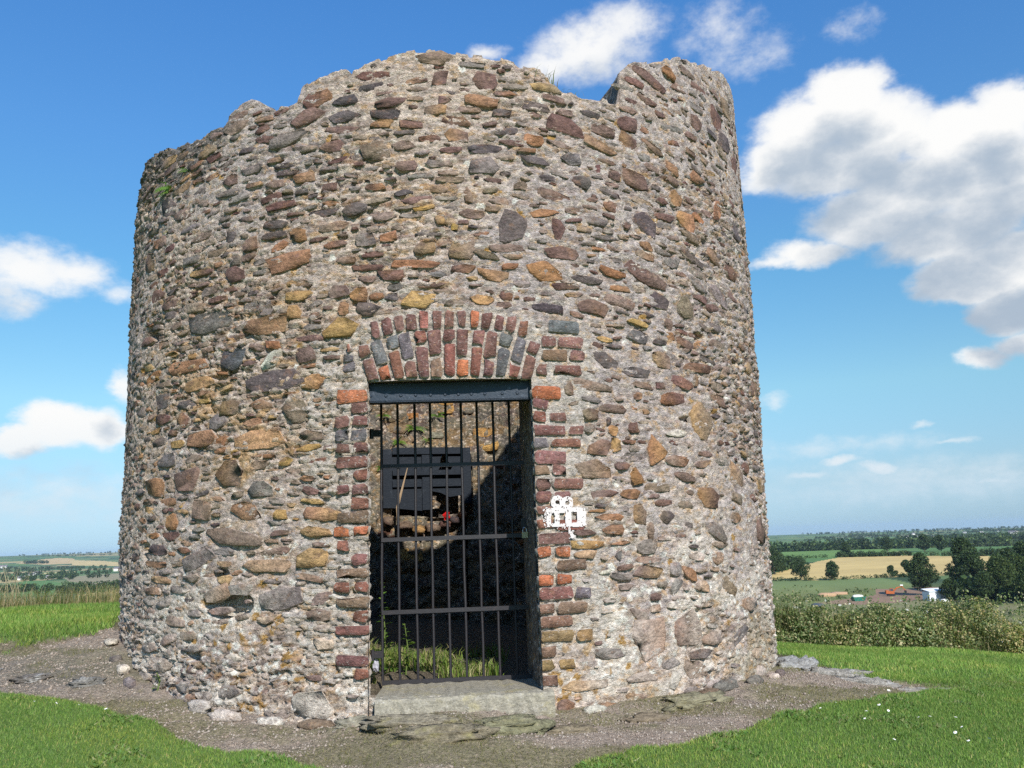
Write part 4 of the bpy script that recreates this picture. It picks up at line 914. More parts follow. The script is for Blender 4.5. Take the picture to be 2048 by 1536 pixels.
# inner face, seen through the gate: bigger flat stones on the far side
for _ in range(400):
    th = math.radians(rs_.uniform(152, 206)); z = rs_.uniform(0.2, 3.6)
    w_ = rs_.uniform(.12, .30); h_ = w_ * rs_.uniform(.3, .55)
    thd = math.degrees(th)
    if 175.5 < thd + math.degrees(w_ / 4) and thd < 206 and 1.2 - h_ < z < 2.05 + h_ / 2: continue
    ok = True
    for (t2, z2, w2, h2) in globals().setdefault('inner', []):
        if abs((th - t2) * TRI) < (w_ + w2) * .46 and abs(z - z2) < (h_ + h2) * .46: ok = False; break
    if not ok or len(inner) > 62: continue
    inner.append((th, z, w_, h_))
    V, F = stone_shape(w_, h_, rs_.normal(0, .06), rs_.uniform(.0, .02), rs_, 10)
    tt = th + V[:, 0] / TRI; rr = TRI - V[:, 2]
    P = np.stack([rr * np.sin(tt), -rr * np.cos(tt), z + V[:, 1]], -1)
    piece('stone', P, F[:, ::-1], jit_col(STC[rs_.choice(list('bbbmgor'))], rs_) * np.array((1.0, 1.0, .85)), M['stone'], wall)

# ---- threshold, lintel, painted marks -------------------------------------------------------
TN = np.array((math.sin(TDOOR), -math.cos(TDOOR), 0.0)); TT = np.array((math.cos(TDOOR), math.sin(TDOOR), 0.0))
RD = Matrix(((TT[0], TN[0], 0), (TT[1], TN[1], 0), (0, 0, 1)))     # columns: along, outward, up
def dpt(s, dep, z):
    """doorway frame: s along, dep inwards from the outer face, z up; relative to the tower's foot"""
    p = TT * s + TN * (TR - dep); return (p[0], p[1], z)
def sill():
    n = 34; mb = MB(); prof = [(0.62, -0.12), (0.62, 0.112), (0.30, 0.122), (0.05, 0.132), (-0.018, 0.128), (-0.036, 0.112), (-0.042, 0.03), (-0.036, -0.02), (0.0, -0.12)]
    V = []; F = []; r = random.Random(4)
    for i in range(n + 1):
        s = -0.462 + 1.022 * i / n
        for (dep, z) in prof:
            sag = 0.012 * math.sin(i * .35) if z < 0.06 else 0
            V.append(dpt(s, dep + r.uniform(-.006, .006) + 0.02 * (abs(i / n - .5) * 2) ** 6, z + r.uniform(-.005, .005) + sag * .6))
    m_ = len(prof)
    for i in range(n):
        for k in range(m_ - 1): F.append((i * m_ + k, (i + 1) * m_ + k, (i + 1) * m_ + k + 1, i * m_ + k + 1))
    F.append(tuple(range(m_))); F.append(tuple(n * m_ + k for k in range(m_ - 1, -1, -1)))
    mb.add(V, F, (0.30, 0.275, 0.215)); return mb.build('door_sill', M['concrete'], tower)
sill()
mb = MB()
mb.box(dpt(-0.013, 0.108, 1.907), (0.515, 0.006, 0.057), RD)
mb.box(dpt(-0.013, 0.148, 1.853), (0.515, 0.046, 0.005), RD)
beam = mb.build('lintel_beam', M['beam'], tower)
mb = MB(); mb.box(dpt(0.505, 0.12, 1.0), (0.012, 0.02, 0.86), RD); mb.build('gate_post', M['iron'], tower)
for i, s in enumerate((-.489, -.395, -.304, -.213, -.121, -.032, .05, .13, .214, .322, .415)):
    mb = MB(); c = np.array(dpt(s, 0.102, 1.888)); V = []; F = []
    for k in range(8):
        a = 2 * math.pi * k / 8; V.append(tuple(c + TT * .011 * math.cos(a) + np.array((0, 0, .011 * math.sin(a)))))
    for k in range(8):
        a = 2 * math.pi * k / 8; V.append(tuple(c + TT * .007 * math.cos(a) + np.array((0, 0, .007 * math.sin(a))) + TN * .007))
    for k in range(8): F.append((k, (k + 1) % 8, 8 + (k + 1) % 8, 8 + k))
    F.append(tuple(range(8, 16))); mb.add(V, F); mb.build('rivet', M['beam'], beam)
# white paint daubed over brick and mortar: two rings above a band with three openings
def paint():
    cell = 0.0045; V = []; F = []; ids = {}
    iu, iz = np.meshgrid(np.arange(80), np.arange(64)); U = 0.50 + iu * cell; Zp = 0.965 + iz * cell
    n1 = fbm(U * 45, Zp * 45, octaves=2, seed=161); n2 = fbm(U * 130, Zp * 130, octaves=2, seed=162)
    on = np.zeros(U.shape, bool)
    band = (U > .525 + .02 * n1) & (U < .806 + .012 * n1) & (Zp > 1.056 + .008 * n1) & (Zp < 1.168 + .008 * n1)
    band &= ~((U < .60) & (n2 * .5 + (U - .545) * 10 < 0))
    for (a, b, c_, d) in ((.584, .606, 1.080, 1.138), (.638, .674, 1.074, 1.138), (.714, .748, 1.080, 1.142)):
        band &= ~((U > a + .004 * n1) & (U < b + .004 * n1) & (Zp > c_ + .004 * n2) & (Zp < d + .004 * n2))
    on |= band
    for (cu, cz, ro, ri) in ((.628, 1.203, .041, .0135), (.692, 1.198, .039, .0135)):
        rr = np.hypot(U - cu, Zp - cz) + .004 * n1; on |= (rr > ri) & (rr < ro)
    on |= (U > .69) & (U < .735) & (Zp > .985) & (Zp < 1.06) & (n1 + .6 * n2 > .02)
    on |= (U > .60) & (U < .70) & (Zp > 1.01) & (Zp < 1.06) & (n2 > .38)
    on &= ~(n2 > .50)
    for (j, i) in np.argwhere(on):
        q = []
        for (du, dz) in ((0, 0), (1, 0), (1, 1), (0, 1)):
            key = (int(i) + du, int(j) + dz)
            if key not in ids: ids[key] = len(V); V.append((0.50 + key[0] * cell, 0.965 + key[1] * cell))
            q.append(ids[key])
        F.append(q)
    V = np.array(V); th = TDOOR + V[:, 0] / TR
    P = on_wall(np.hstack([np.zeros((len(V), 1)), np.zeros((len(V), 1)), np.full((len(V), 1), .0115)]), th, V[:, 1])
    return piece('paint_mark', P, np.array(F), np.array((.8, .77, .75)), M['paint'], tower)
pm = paint(); pm['label'] = 'white painted mark of two rings over a band with three openings'

# ------------------------------------------------------------------ the iron gate
GD = 0.60
gate = empty('iron_gate', tuple(TLOC + np.array(dpt(0.02, GD, 0.12))))
tag(gate, 'black iron bar gate closed across the tower doorway', 'gate')
GO = Vector(dpt(0.02, GD, 0.12))
def gpart(mb, name, mat=None): 
    o = mb.build(name, mat or M['iron'], gate, origin=None); o.location = -GO + Vector((0, 0, 0)); return o
bars = [-.466, -.357, -.243, -.140, -.035, .068, .175, .282, .392, .492]
rg = random.Random(9)
for s in bars:
    mb = MB(); pts = []
    for i in range(9):
        z = 0.135 + (1.955 - 0.135) * i / 8
        pts.append(dpt(s + (rg.uniform(-.0025, .0025) if 0 < i < 8 else 0), GD, z))
    mb.tube(pts, 0.0088, 7); gpart(mb, 'bar')
for z in (1.497, 1.018, 0.558, 0.127):
    mb = MB(); mb.box(dpt(0.013, GD - 0.010, z), (0.482, 0.006, 0.013), RD); gpart(mb, 'rail')
for z in (1.72, 0.30):                                     # strap hinges on a pin at the left
    mb = MB(); mb.box(dpt(-.50, GD, z), (0.035, 0.008, 0.022), RD); mb.tube([dpt(-.53, GD, z - .035), dpt(-.53, GD, z + .03)], .014, 8); gpart(mb, 'hinge')
mb = MB(); mb.box(dpt(.478, GD - .02, 1.10), (.03, .006, .03), RD); gpart(mb, 'hasp')
lock = empty('padlock', tuple(TLOC + np.array(dpt(.468, GD - .05, 1.02))))
tag(lock, 'small tarnished padlock hanging at the edge of the black iron gate', 'padlock')
LO = Vector(dpt(.468, GD - .05, 1.02))
M['brass'] = mat_surface('tarnished_brass', rough=0.4, var=0.2, bump=0.2, base=(0.42, 0.36, 0.22), metal=0.7, spec=0.5)
M['steel'] = mat_surface('steel', rough=0.35, var=0.1, bump=0.1, base=(0.5, 0.5, 0.5), metal=0.8)
mb = MB(); mb.box(dpt(.468, GD - .05, 1.02), (.020, .008, .019), RD); o = mb.build('lock_body', M['brass'], lock); o.location = -LO
mb = MB(); mb.tube([dpt(.468 - .013 * math.cos(a), GD - .05, 1.042 + .026 * math.sin(a) ** .8 if a not in (0, math.pi) else 1.036) for a in [math.pi * i / 8 for i in range(9)]], .0035, 6); o = mb.build('shackle', M['steel'], lock); o.location = -LO

# ------------------------------------------------------------------ boarded shutter hung on the far wall inside
ths = math.radians(180 + 12.5)
sh_c = Vector((TCX + (TRI - 0.09) * math.sin(ths), TCY - (TRI - 0.09) * math.cos(ths), 1.71))
sn = Vector((-math.sin(ths), math.cos(ths), 0)); st = Vector((-math.cos(ths), -math.sin(ths), 0)); st = -st if st.x < 0 else st
sh = empty('wooden_shutter', tuple(sh_c)); tag(sh, 'broken dark-painted wooden shutter on the inner wall behind the gate', 'shutter')
RS = Matrix((st, sn, Vector((0, 0, 1)))).transposed()
def plank(name, s0, s1, z0, z1, d, th_=0.018, poly=None):
    mb = MB()
    if poly is None: poly = [(s0, z0), (s1, z0), (s1, z1), (s0, z1)]
    n = len(poly); V = [RS @ Vector((p[0], d + th_, p[1])) for p in poly] + [RS @ Vector((p[0], d - th_, p[1])) for p in poly]
    F = [tuple(range(n)), tuple(range(2 * n - 1, n - 1, -1))] + [(i, n + i, n + (i + 1) % n, (i + 1) % n) for i in range(n)]
    mb.add(V, F); return mb.build(name, M['wood'], sh)
plank('stile', -.50, -.40, -.33, .33, .02, .022); plank('stile', .405, .50, -.30, .34, .02, .022); plank('stile', -.06, .05, -.36, .27, .012, .02)
plank('rail', -.395, .40, .27, .345, .022, .022); plank('rail', -.395, .40, .03, .085, .03, .032)
plank('rail', -.395, -.065, -.10, -.03, .016, .02); plank('rail', .055, .40, -.10, -.03, .016, .02)
plank('panel', 0, 0, 0, 0, -.004, .01, [(-.40, .085), (-.06, .085), (-.06, .27), (-.40, .27)])
plank('panel', 0, 0, 0, 0, -.004, .01, [(.05, .085), (.13, .085), (.15, .13), (.155, .22), (.20, .27), (.05, .27)])
plank('panel', 0, 0, 0, 0, -.004, .01, [(.27, .085), (.405, .085), (.405, .27), (.25, .27), (.235, .19), (.30, .14)])
plank('panel', 0, 0, 0, 0, -.004, .01, [(-.40, -.33), (-.06, -.37), (-.06, -.10), (-.40, -.10)])
plank('panel', 0, 0, 0, 0, -.004, .01, [(.05, -.10), (.405, -.10), (.405, -.20), (.25, -.22), (.15, -.17), (.05, -.15)])
plank('panel', 0, 0, 0, 0, -.004, .01, [(-.40, -.03), (.40, -.03), (.40, .03), (-.40, .03)])
M['pale_wood'] = mat_surface('pale_wood', var=0.25, var_scale=20, bump=0.3, base=(0.33, 0.24, 0.15))
p0 = sh_c + sn * .10 + st * (-.34); sp_ = MB()
sp_.tube([p0 + Vector((0, 0, -.55)), p0 + Vector((-.01, 0, -.33)), p0 + st * .03 + Vector((0, 0, -.18)), p0 + st * .11 + Vector((0, 0, .12))], [.014, .017, .014, .004], 6)
tag(sp_.build('broken_branch', M['pale_wood'], None, origin=p0 + Vector((0, 0, -.55))), 'pale splintered branch propped against the dark wooden shutter', 'branch')
M['red'] = mat_surface('red_plastic', rough=0.4, var=0.15, bump=0.2, base=(0.55, 0.012, 0.012), spec=0.5)
def scrap(name, c, r, mat, label, cat, seed, sq=(1, 1, 1)):
    rr = random.Random(seed); mb = MB(); V = []; F = []; n, m_ = 8, 5
    for j in range(m_ + 1):
        for i in range(n):
            a, b = 2 * math.pi * i / n, math.pi * j / m_
            q = r * rr.uniform(.6, 1.15)
            V.append(Vector(c) + Vector((q * math.sin(b) * math.cos(a) * sq[0], q * math.sin(b) * math.sin(a) * sq[1], q * math.cos(b) * sq[2])))
    for j in range(m_):
        for i in range(n): F.append((j * n + i, (j + 1) * n + i, (j + 1) * n + (i + 1) % n, j * n + (i + 1) % n))
    mb.add(V, F, (1, 1, 1)); return tag(mb.build(name, mat, None, origin=c), label, cat)
rp = sh_c + st * .20 + sn * .10 + Vector((0, 0, -.44))
# ledge of loose stones below the shutter that catch the sun
def rock(name, c, dims, seed, mat, colr, parent=None, rot=0.0, n=10, m_=7, amp=.30, fq=1.7):
    rr = np.random.default_rng(seed); V = []; F = []
    ox = rr.uniform(0, 50)
    for j in range(m_ + 1):
        for i in range(n):
            a, b = 2 * math.pi * i / n, math.pi * j / m_
            d = np.array((math.sin(b) * math.cos(a), math.sin(b) * math.sin(a), math.cos(b)))
            d2 = np.sign(d) * np.abs(d) ** 0.7
            q = 1 + amp * float(fbm(np.array([d[0] * fq + ox]), np.array([d[1] * fq]), np.array([d[2] * fq]), octaves=4, seed=seed, gain=.65)[0])
            p = d2 * q * np.array(dims)
            V.append((p[0] * math.cos(rot) - p[1] * math.sin(rot), p[0] * math.sin(rot) + p[1] * math.cos(rot), p[2]))
    for j in range(m_):
        for i in range(n): F.append((j * n + i, (j + 1) * n + i, (j + 1) * n + (i + 1) % n, j * n + (i + 1) % n))
    o = add_ob(name, mesh_np(name, np.array(V), np.array(F), np.array(colr), mat), parent, tuple(c)); return o
k = 0
for (ds, dz, wd, hh_, cc) in ((-.26, -.53, .09, .045, 'b'), (-.10, -.58, .07, .05, 'o'), (.05, -.57, .08, .05, 'b'), (.20, -.53, .07, .04, 'm'), (.31, -.49, .06, .045, 'd'), (-.44, -.48, .06, .06, 'b'), (.40, -.43, .05, .04, 'r')):
    c_ = sh_c + st * ds + Vector((0, 0, dz)) - sn * .02; rl = c_ - Vector(TLOC)
    rock('ledge_stone', tuple(rl), (wd, .10, hh_), 70 + k, M['stone'], tuple(v * .8 for v in STC[cc]), wall, math.atan2(st.y, st.x), 12, 8, .6, 2.6); k += 1
scrap('red_scrap', tuple(rp), .05, M['red'], 'crumpled bright red scrap lying below the broken shutter', 'litter', 5)
mb = MB(); mb.add([tuple(sh_c + st * .1 + sn * .04 + Vector((0, 0, .78))), tuple(sh_c + st * .17 + sn * .04 + Vector((0, 0, .77))), tuple(sh_c + st * .165 + sn * .045 + Vector((0, 0, .86))), tuple(sh_c + st * .105 + sn * .035 + Vector((0, 0, .85)))], [(0, 1, 2, 3)])
# ------------------------------------------------------------------ plants
GREENS = [(0.10, 0.20, 0.025), (0.16, 0.26, 0.04), (0.07, 0.14, 0.02)]
def fern(loc, out, size, label, seed, nfr=8):
    """fronds arching from a joint in the wall; out = outward direction"""
    rr = random.Random(seed); out = Vector(out).normalized(); side = out.cross(Vector((0, 0, 1))).normalized(); mb = MB()
    for f in range(nfr):
        a = rr.uniform(-1.3, 1.3); up = rr.uniform(.1, 1.0); L = size * rr.uniform(.6, 1.1)
        d = (out * rr.uniform(.4, .9) + side * math.sin(a) * 1.1 + Vector((0, 0, up))).normalized()
        p = Vector((0, 0, 0)); n = 9; c = rr.choice(GREENS)
        for i in range(n):
            t = i / n; q = p + d * (L / n); d = (d + Vector((0, 0, -.16))).normalized()
            wv = d.cross(out).normalized() * (size * .16 * (1 - t) ** .7 * (.35 + .65 * min(1, t * 5)))
            for sg in (-1, 1):
                tip = p + wv * sg + d * (L / n) * .6
                mb.add([p, q, tip], [(0, 1, 2)], c)
            p = q
    o = mb.build('fern', M['leaf'], None); o.location = loc
    return tag(o, label, 'fern', 'ferns rooted in the tower wall')
def wall_spot(u, z, n=0.03):
    th = TDOOR + u / TR; p = wall_pt(np.array([th]), np.array([z]), n)[0] + TLOC; return tuple(p), (math.sin(th), -math.cos(th), 0.05)
FERN1 = [(-2.205, 3.55, .16, 'bright green fern on the dark broken top of the tower at left'), (-2.0, 3.63, .09, 'small fern sprig above the bright one at the tower top'), (-2.215, 3.22, .06, 'tiny green sprig on the wall below the tower-top ferns')]
for i, (u, z, s, lab) in enumerate(FERN1):
    lc, ou = wall_spot(u, z, 0.0); fern(lc, ou, s, lab, 200 + i, 13 if s > .15 else 8)
def in_spot(thd, z):
    th = math.radians(thd); return (TCX + (TRI - .02) * math.sin(th), TCY - (TRI - .02) * math.cos(th), z), (-math.sin(th), math.cos(th), .1)
for i, (thd, z, s, lab) in enumerate([(188.5, 2.42, .17, 'fern on the inner wall beside a dark hole, above the shutter'), (196.5, 2.28, .16, 'spreading fern on the inner wall, middle of the cluster over the shutter'), (201.5, 2.12, .15, 'fern just above the top left corner of the dark shutter'),
        (206.5, 2.42, .13, 'small fern beside the gate hinge on the inner wall'), (192, 2.14, .10, 'tiny fern just above the top rail of the dark shutter'), (208, 2.78, .2, 'leafy fern high inside the doorway under the lintel beam'), (207.2, 1.82, .12, 'fern at the left edge of the dark shutter')]):
    lc, ou = in_spot(thd, z); fern(lc, ou, s, lab, 230 + i)

def blades(n, xy, h, wd, cols, lean=0.5, seed=1, zfun=None, seg=1):
    """n grass blades as triangles (or bent pairs); xy (n,2)"""
    r = np.random.default_rng(seed); x, y = xy[:, 0], xy[:, 1]; z = zfun(x, y)
    hh = h * r.uniform(.55, 1.25, n); a = r.uniform(0, 2 * math.pi, n); la = r.uniform(0, 2 * math.pi, n); ln = lean * r.uniform(.1, 1, n) * hh
    ww = wd * r.uniform(.6, 1.3, n)
    B = np.stack([x, y, z - 0.01], -1); S = np.stack([np.cos(a) * ww, np.sin(a) * ww, 0 * a], -1)
    Tt = B + np.stack([np.cos(la) * ln, np.sin(la) * ln, hh], -1)
    ci = np.array(cols)[r.integers(0, len(cols), n)] * r.uniform(.75, 1.25, (n, 1))
    if seg == 1:
        V = np.stack([B - S, B + S, Tt], 1).reshape(-1, 3); F = np.arange(3 * n).reshape(n, 3); C = np.repeat(ci, 3, 0)
    else:
        Mi = B + (Tt - B) * .55 + np.stack([-np.cos(la) * ln * .25, -np.sin(la) * ln * .25, hh * .12], -1)
        V = np.stack([B - S, B + S, Mi + S * .7, Mi - S * .7, Tt], 1).reshape(-1, 3); b = np.arange(n)[:, None] * 5
        F = np.concatenate([b + np.array((0, 1, 2)), b + np.array((0, 2, 3)), b + np.array((3, 2, 4))], 0); C = np.repeat(ci, 5, 0)
    return V, F, C
LG = [(0.14, 0.26, 0.043), (0.20, 0.325, 0.06), (0.10, 0.20, 0.036), (0.26, 0.335, 0.09)]
def grass_obj(name, label, parts):
    V = []; F = []; C = []; b = 0
    for v, f, c in parts: V.append(v); F.append(f + b); C.append(c); b += len(v)
    o = add_ob(name, mesh_np(name, np.concatenate(V), np.concatenate(F), np.concatenate(C), M['grass'])); return tag(o, label, 'grass', kind='stuff')
rgn = np.random.default_rng(55)
def lawn_pts(n, x0, x1, y0, y1):
    p = np.stack([rgn.uniform(x0, x1, n), rgn.uniform(y0, y1, n)], -1); k = lawn_mask(p[:, 0], p[:, 1]); return p[k]
parts = []
for (n, x0, x1, y0, y1, h, wd) in ((170000, -3.9, -0.2, 3.6, 5.75, .026, .0026), (300000, 0.1, 4.4, 3.4, 6.6, .027, .0027), (120000, 2.1, 7.5, 6.0, 10.0, .034, .0038), (70000, 2.2, 8.0, 9.5, 13.2, .05, .006), (60000, -7.5, -3.0, 6.3, 9.5, .05, .005), (45000, -8, -3.0, 9.0, 13.2, .07, .007)):
    p = lawn_pts(n, x0, x1, y0, y1)
    hm = 1 + 0.5 * fbm(p[:, 0] * 1.2, p[:, 1] * 1.2, octaves=3, seed=301)
    v, f, c = blades(len(p), p, h, wd, LG, .8, 301 + n, surf_z); 
    tn = fbm(p[:, 0] * .8, p[:, 1] * .8, octaves=3, seed=302)
    st_ = (rgn.random(len(p)) < .04 + .10 * (tn > .25))[:, None]
    tone = (1 + 0.35 * tn)[:, None] * np.where(st_, np.array((2.0, 1.25, 1.9)), np.array((1, 1, 1))) + np.clip(fbm(p[:, 0] * 2.5, p[:, 1] * 2.5, octaves=3, seed=303), 0, 1)[:, None] * np.array((.5, .15, .1))
    parts.append((v, f, c * np.repeat(tone, 3, 0)))
q = np.concatenate([lawn_pts(26000, -3.9, -.2, 3.6, 5.75), lawn_pts(60000, .1, 4.4, 3.4, 6.6)]); kq = fbm(q[:, 0] * 4, q[:, 1] * 4, octaves=3, seed=98) > .22; q = q[kq]
v9, f9, c9 = blades(len(q), q, .016, .008, [(0.10, 0.20, 0.045), (0.14, 0.24, 0.06), (0.24, 0.25, 0.11)], 2.2, 44, lambda a, b: surf_z(a, b) + .012); parts.append((v9, f9, c9))
grass_obj('lawn_grass', 'short bright green mown grass round the tower', parts)
# ragged grass in the gravel and along the foot of the wall
p = np.stack([rgn.uniform(-4.2, 3.2, 60000), rgn.uniform(4.2, 6.8, 60000)], -1)
rt = np.hypot(p[:, 0] - TCX, p[:, 1] - TCY); k = (~lawn_mask(p[:, 0], p[:, 1])) & (rt > TR + .0)
dn = fbm(p[:, 0] * 1.6, p[:, 1] * 4.0, octaves=4, seed=88) + 0.55 * np.exp(-((rt - TR - .15) / .25) ** 2) * (p[:, 0] > -0.2)
k &= dn > 0.22
p = p[k]; v, f, c = blades(len(p), p, .028, .003, [(0.20, 0.18, 0.07), (0.15, 0.16, 0.05), (0.26, 0.22, 0.12)], 1.2, 41, surf_z)
q = np.stack([rgn.uniform(-4.2, 3.4, 90000), rgn.uniform(4.0, 7.2, 90000)], -1); q2 = q + np.stack([.30 * fbm(q[:, 0] * 2, q[:, 1] * 2, octaves=4, seed=95), .26 * fbm(q[:, 0] * 2, q[:, 1] * 2, octaves=4, seed=96)], -1)
kq = lawn_mask(q2[:, 0], q2[:, 1]) & ~lawn_mask(q[:, 0], q[:, 1]) & (np.hypot(q[:, 0] - TCX, q[:, 1] - TCY) > TR + .05) & (fbm(q[:, 0] * 9, q[:, 1] * 9, octaves=2, seed=97) > .05); q = q[kq]
v9, f9, c9 = blades(len(q), q, .028, .003, LG, .9, 43, surf_z)
grass_obj('path_grass', 'sparse grass creeping through the gravel at the tower foot', [(v, f, c), (v9, f9, c9)])
# grass inside the doorway
p = np.stack([rgn.uniform(-1.25, -0.1, 4600) - .12 * rgn.random(4600), rgn.uniform(5.75, 6.9, 4600)], -1); k = (fbm(p[:, 0] * 3, p[:, 1] * 3, octaves=3, seed=89) > .0)
p = p[k]; v, f, c = blades(len(p), p, .11, .004, [(0.16, 0.24, 0.04), (0.22, 0.28, 0.06), (0.10, 0.18, 0.03), (0.32, 0.28, 0.14)], .9, 42, surf_z, 2)
grass_obj('doorway_grass', 'tufts of rank grass growing inside behind the gate', [(v, f, c)])
# gravel
n = 60000
p = np.stack([rgn.uniform(-4.2, 3.2, n), rgn.uniform(4.0, 7.0, n)], -1)
rt = np.hypot(p[:, 0] - TCX, p[:, 1] - TCY); k = (~lawn_mask(p[:, 0], p[:, 1])) & (rt > TR + .04) & (fbm(p[:, 0] * 1.6, p[:, 1] * 4.0, octaves=4, seed=88) < 0.25)
p = p[k]; n = len(p); z = surf_z(p[:, 0], p[:, 1]); r_ = rgn.gamma(2.5, .0015, n) + .0018
oc = np.array([(1, 0, 0), (-.5, .87, 0), (-.5, -.87, 0), (0, 0, .8), (0.1, 0, -.6)])
V = np.stack([p[:, 0], p[:, 1], z + r_ * .2], -1)[:, None] + (oc[None] * rgn.uniform(.6, 1.3, (n, 5, 3))) * r_[:, None, None]
b = np.arange(n)[:, None] * 5
F = np.concatenate([b + np.array(q) for q in ((0, 1, 3), (1, 2, 3), (2, 0, 3), (1, 0, 4), (2, 1, 4), (0, 2, 4))], 0)
gc = np.array([(0.31, .25, .20), (0.34, .285, .235), (0.25, .195, .155), (0.36, .315, .265), (0.20, .165, .135)])[rgn.integers(0, 5, n)]
tag(add_ob('gravel', mesh_np('gravel', V.reshape(-1, 3), F, np.repeat(gc, 5, 0), M['pebble'])), 'pinkish gravel strewn over the worn path', 'gravel', kind='stuff')

# bedrock: pale ridge at the right, flat slabs before the threshold, footing stones
ROCKS = [((2.12, 6.95), (.22, .17, .13), 'large pale grey boulder against the right foot of the tower', 0.3, (0.34, .335, .32)),
 ((2.28, 6.55), (.26, .11, .075), 'long pale rock ridge just beyond the boulder by the tower', -.5, (0.34, .32, .285)), ((2.42, 6.30), (.20, .08, .065), 'narrow pale rock ridge beside the lawn edge', -.4, (0.35, .33, .295)),
 ((2.66, 6.13), (.17, .06, .05), 'thin pale rock strip ending in the right lawn', -.15, (0.33, .31, .275)), ((2.93, 6.17), (.11, .045, .04), 'tip of the pale rock line out in the right lawn', -.1, (0.33, .31, .275)),
 ((-.42, 4.74), (.24, .09, .05), 'flat brown slab in the path before the door sill', .12, (0.22, .19, .13)), ((-.08, 4.86), (.20, .10, .045), 'mossy slab in the path right of the flat brown slab', .1, (0.21, .20, .12)), ((.22, 4.92), (.17, .09, .045), 'brown bedrock slab below the right end of the sill', .2, (0.22, .18, .12)),
 ((-.62, 4.93), (.26, .09, .04), 'low bedrock slab under the left end of the sill', .05, (0.25, .22, .16)), ((-.95, 5.02), (.12, .07, .045), 'small grey stone at the corner left of the sill', .3, (0.28, .26, .2)),
 ((-3.25, 5.95), (.13, .08, .025), 'dark grey stone embedded in the worn ground left of the tower', .5, (0.17, .15, .13)), ((-2.85, 5.82), (.10, .07, .03), 'small grey stone in the worn ground near the left foot', .2, (0.20, .19, .17)), ((-3.6, 5.98), (.09, .06, .03), 'small dark stone far left on the worn ground', .9, (0.16, .15, .14)),
 ((1.05, 5.42), (.2, .09, .05), 'mossy stone at the tower foot right of the doorway', .3, (0.24, .22, .14)), ((.72, 5.18), (.15, .07, .04), 'brown stone in the grass below the right jamb', .2, (0.2, .16, .11))]
for i, ((x, y), dm, lab, rt_, cc) in enumerate(ROCKS):
    z = float(surf_z(np.array([x]), np.array([y]))[0]); rock_o = rock('rock', (x, y, z - dm[2] * .25), (dm if 'pale' not in lab else (dm[0], dm[1] * .75, dm[2] * .72)), 400 + i, M['slab' if 'slab' in lab or 'mossy' in lab or 'brown' in lab or 'corner' in lab else 'rock'], cc, None, rt_, 30, 18, .75, 3.6)
    tag(rock_o, lab, 'rock', 'bedrock showing round the tower')
rf = np.random.default_rng(66); nf = 0
for d in np.arange(-60, 63, 3.4):
    if -8 < d < 18: continue
    if rf.random() < (.35 if d < -12 else .8): continue
    th = math.radians(d + rf.uniform(-1, 1)); r = TR + rf.uniform(.05, .09)
    x, y = TCX + r * math.sin(th), TCY - r * math.cos(th); z = float(surf_z(np.array([x]), np.array([y]))[0])
    rock('footing_stone', (x - TCX, y - TCY, z + rf.uniform(-.01, .03)), (rf.uniform(.05, .12), rf.uniform(.03, .05), rf.uniform(.02, .04)), 500 + int(d + 90), M['stone'], jit_col(STC[rf.choice(list('gbgwwg'))], rf), tower, th, 12, 8, .5, 2.6)
# daisies
def daisies():
    pts = [(-2.83, 5.16), (-2.75, 5.2), (-2.69, 5.14), (-2.63, 5.19), (-2.37, 5.07), (-2.55, 5.12)]
    q = np.stack([rgn.uniform(.7, 4.3, 400), rgn.uniform(3.9, 6.6, 400)], -1); q = q[lawn_mask(q[:, 0], q[:, 1])]
    w_ = fbm(q[:, 0] * 1.0, q[:, 1] * 1.0, octaves=2, seed=91) + .12 * (q[:, 0] - 2); q = q[w_ > .05][:52]
    mb0 = MB(); 
    P = 9
    V = [(0, 0, .004)] + [(.011 * math.cos(2 * math.pi * k / P), .011 * math.sin(2 * math.pi * k / P), .001) for k in range(P)]
    mb0.add(V, [(0, 1 + k, 1 + (k + 1) % P) for k in range(P)], (.8, .8, .78))
    mb0.add([(.004 * math.cos(a), .004 * math.sin(a), .005) for a in [2 * math.pi * k / 6 for k in range(6)]], [tuple(range(6))], (.7, .5, .05))
    mb0.add([(-.001, 0, 0), (.001, 0, 0), (0, 0, -.06)], [(0, 1, 2)], (.1, .2, .04))
    proto = None
    for i, (x, y) in enumerate(pts + [tuple(v) for v in q]):
        z = float(surf_z(np.array([x]), np.array([y]))[0]) + .045
        if proto is None: proto = mb0.build('daisy', M['plain'], None); ob = proto
        else: ob = proto.copy(); COL.objects.link(ob)
        ob.location = (x, y, z - .012); s = rgn.uniform(.5, .9); ob.scale = (s, s, s); ob.rotation_euler = (.35 + rgn.normal(0, .3), rgn.normal(0, .3), rgn.uniform(0, 6))
        lft = i < len(pts)
        tag(ob, 'white daisy in the small cluster on the lawn left of the path' if lft else 'white daisy dotted over the sunny lawn right of the path', 'daisy', 'daisies in the left lawn' if lft else 'daisies in the right lawn')
daisies()
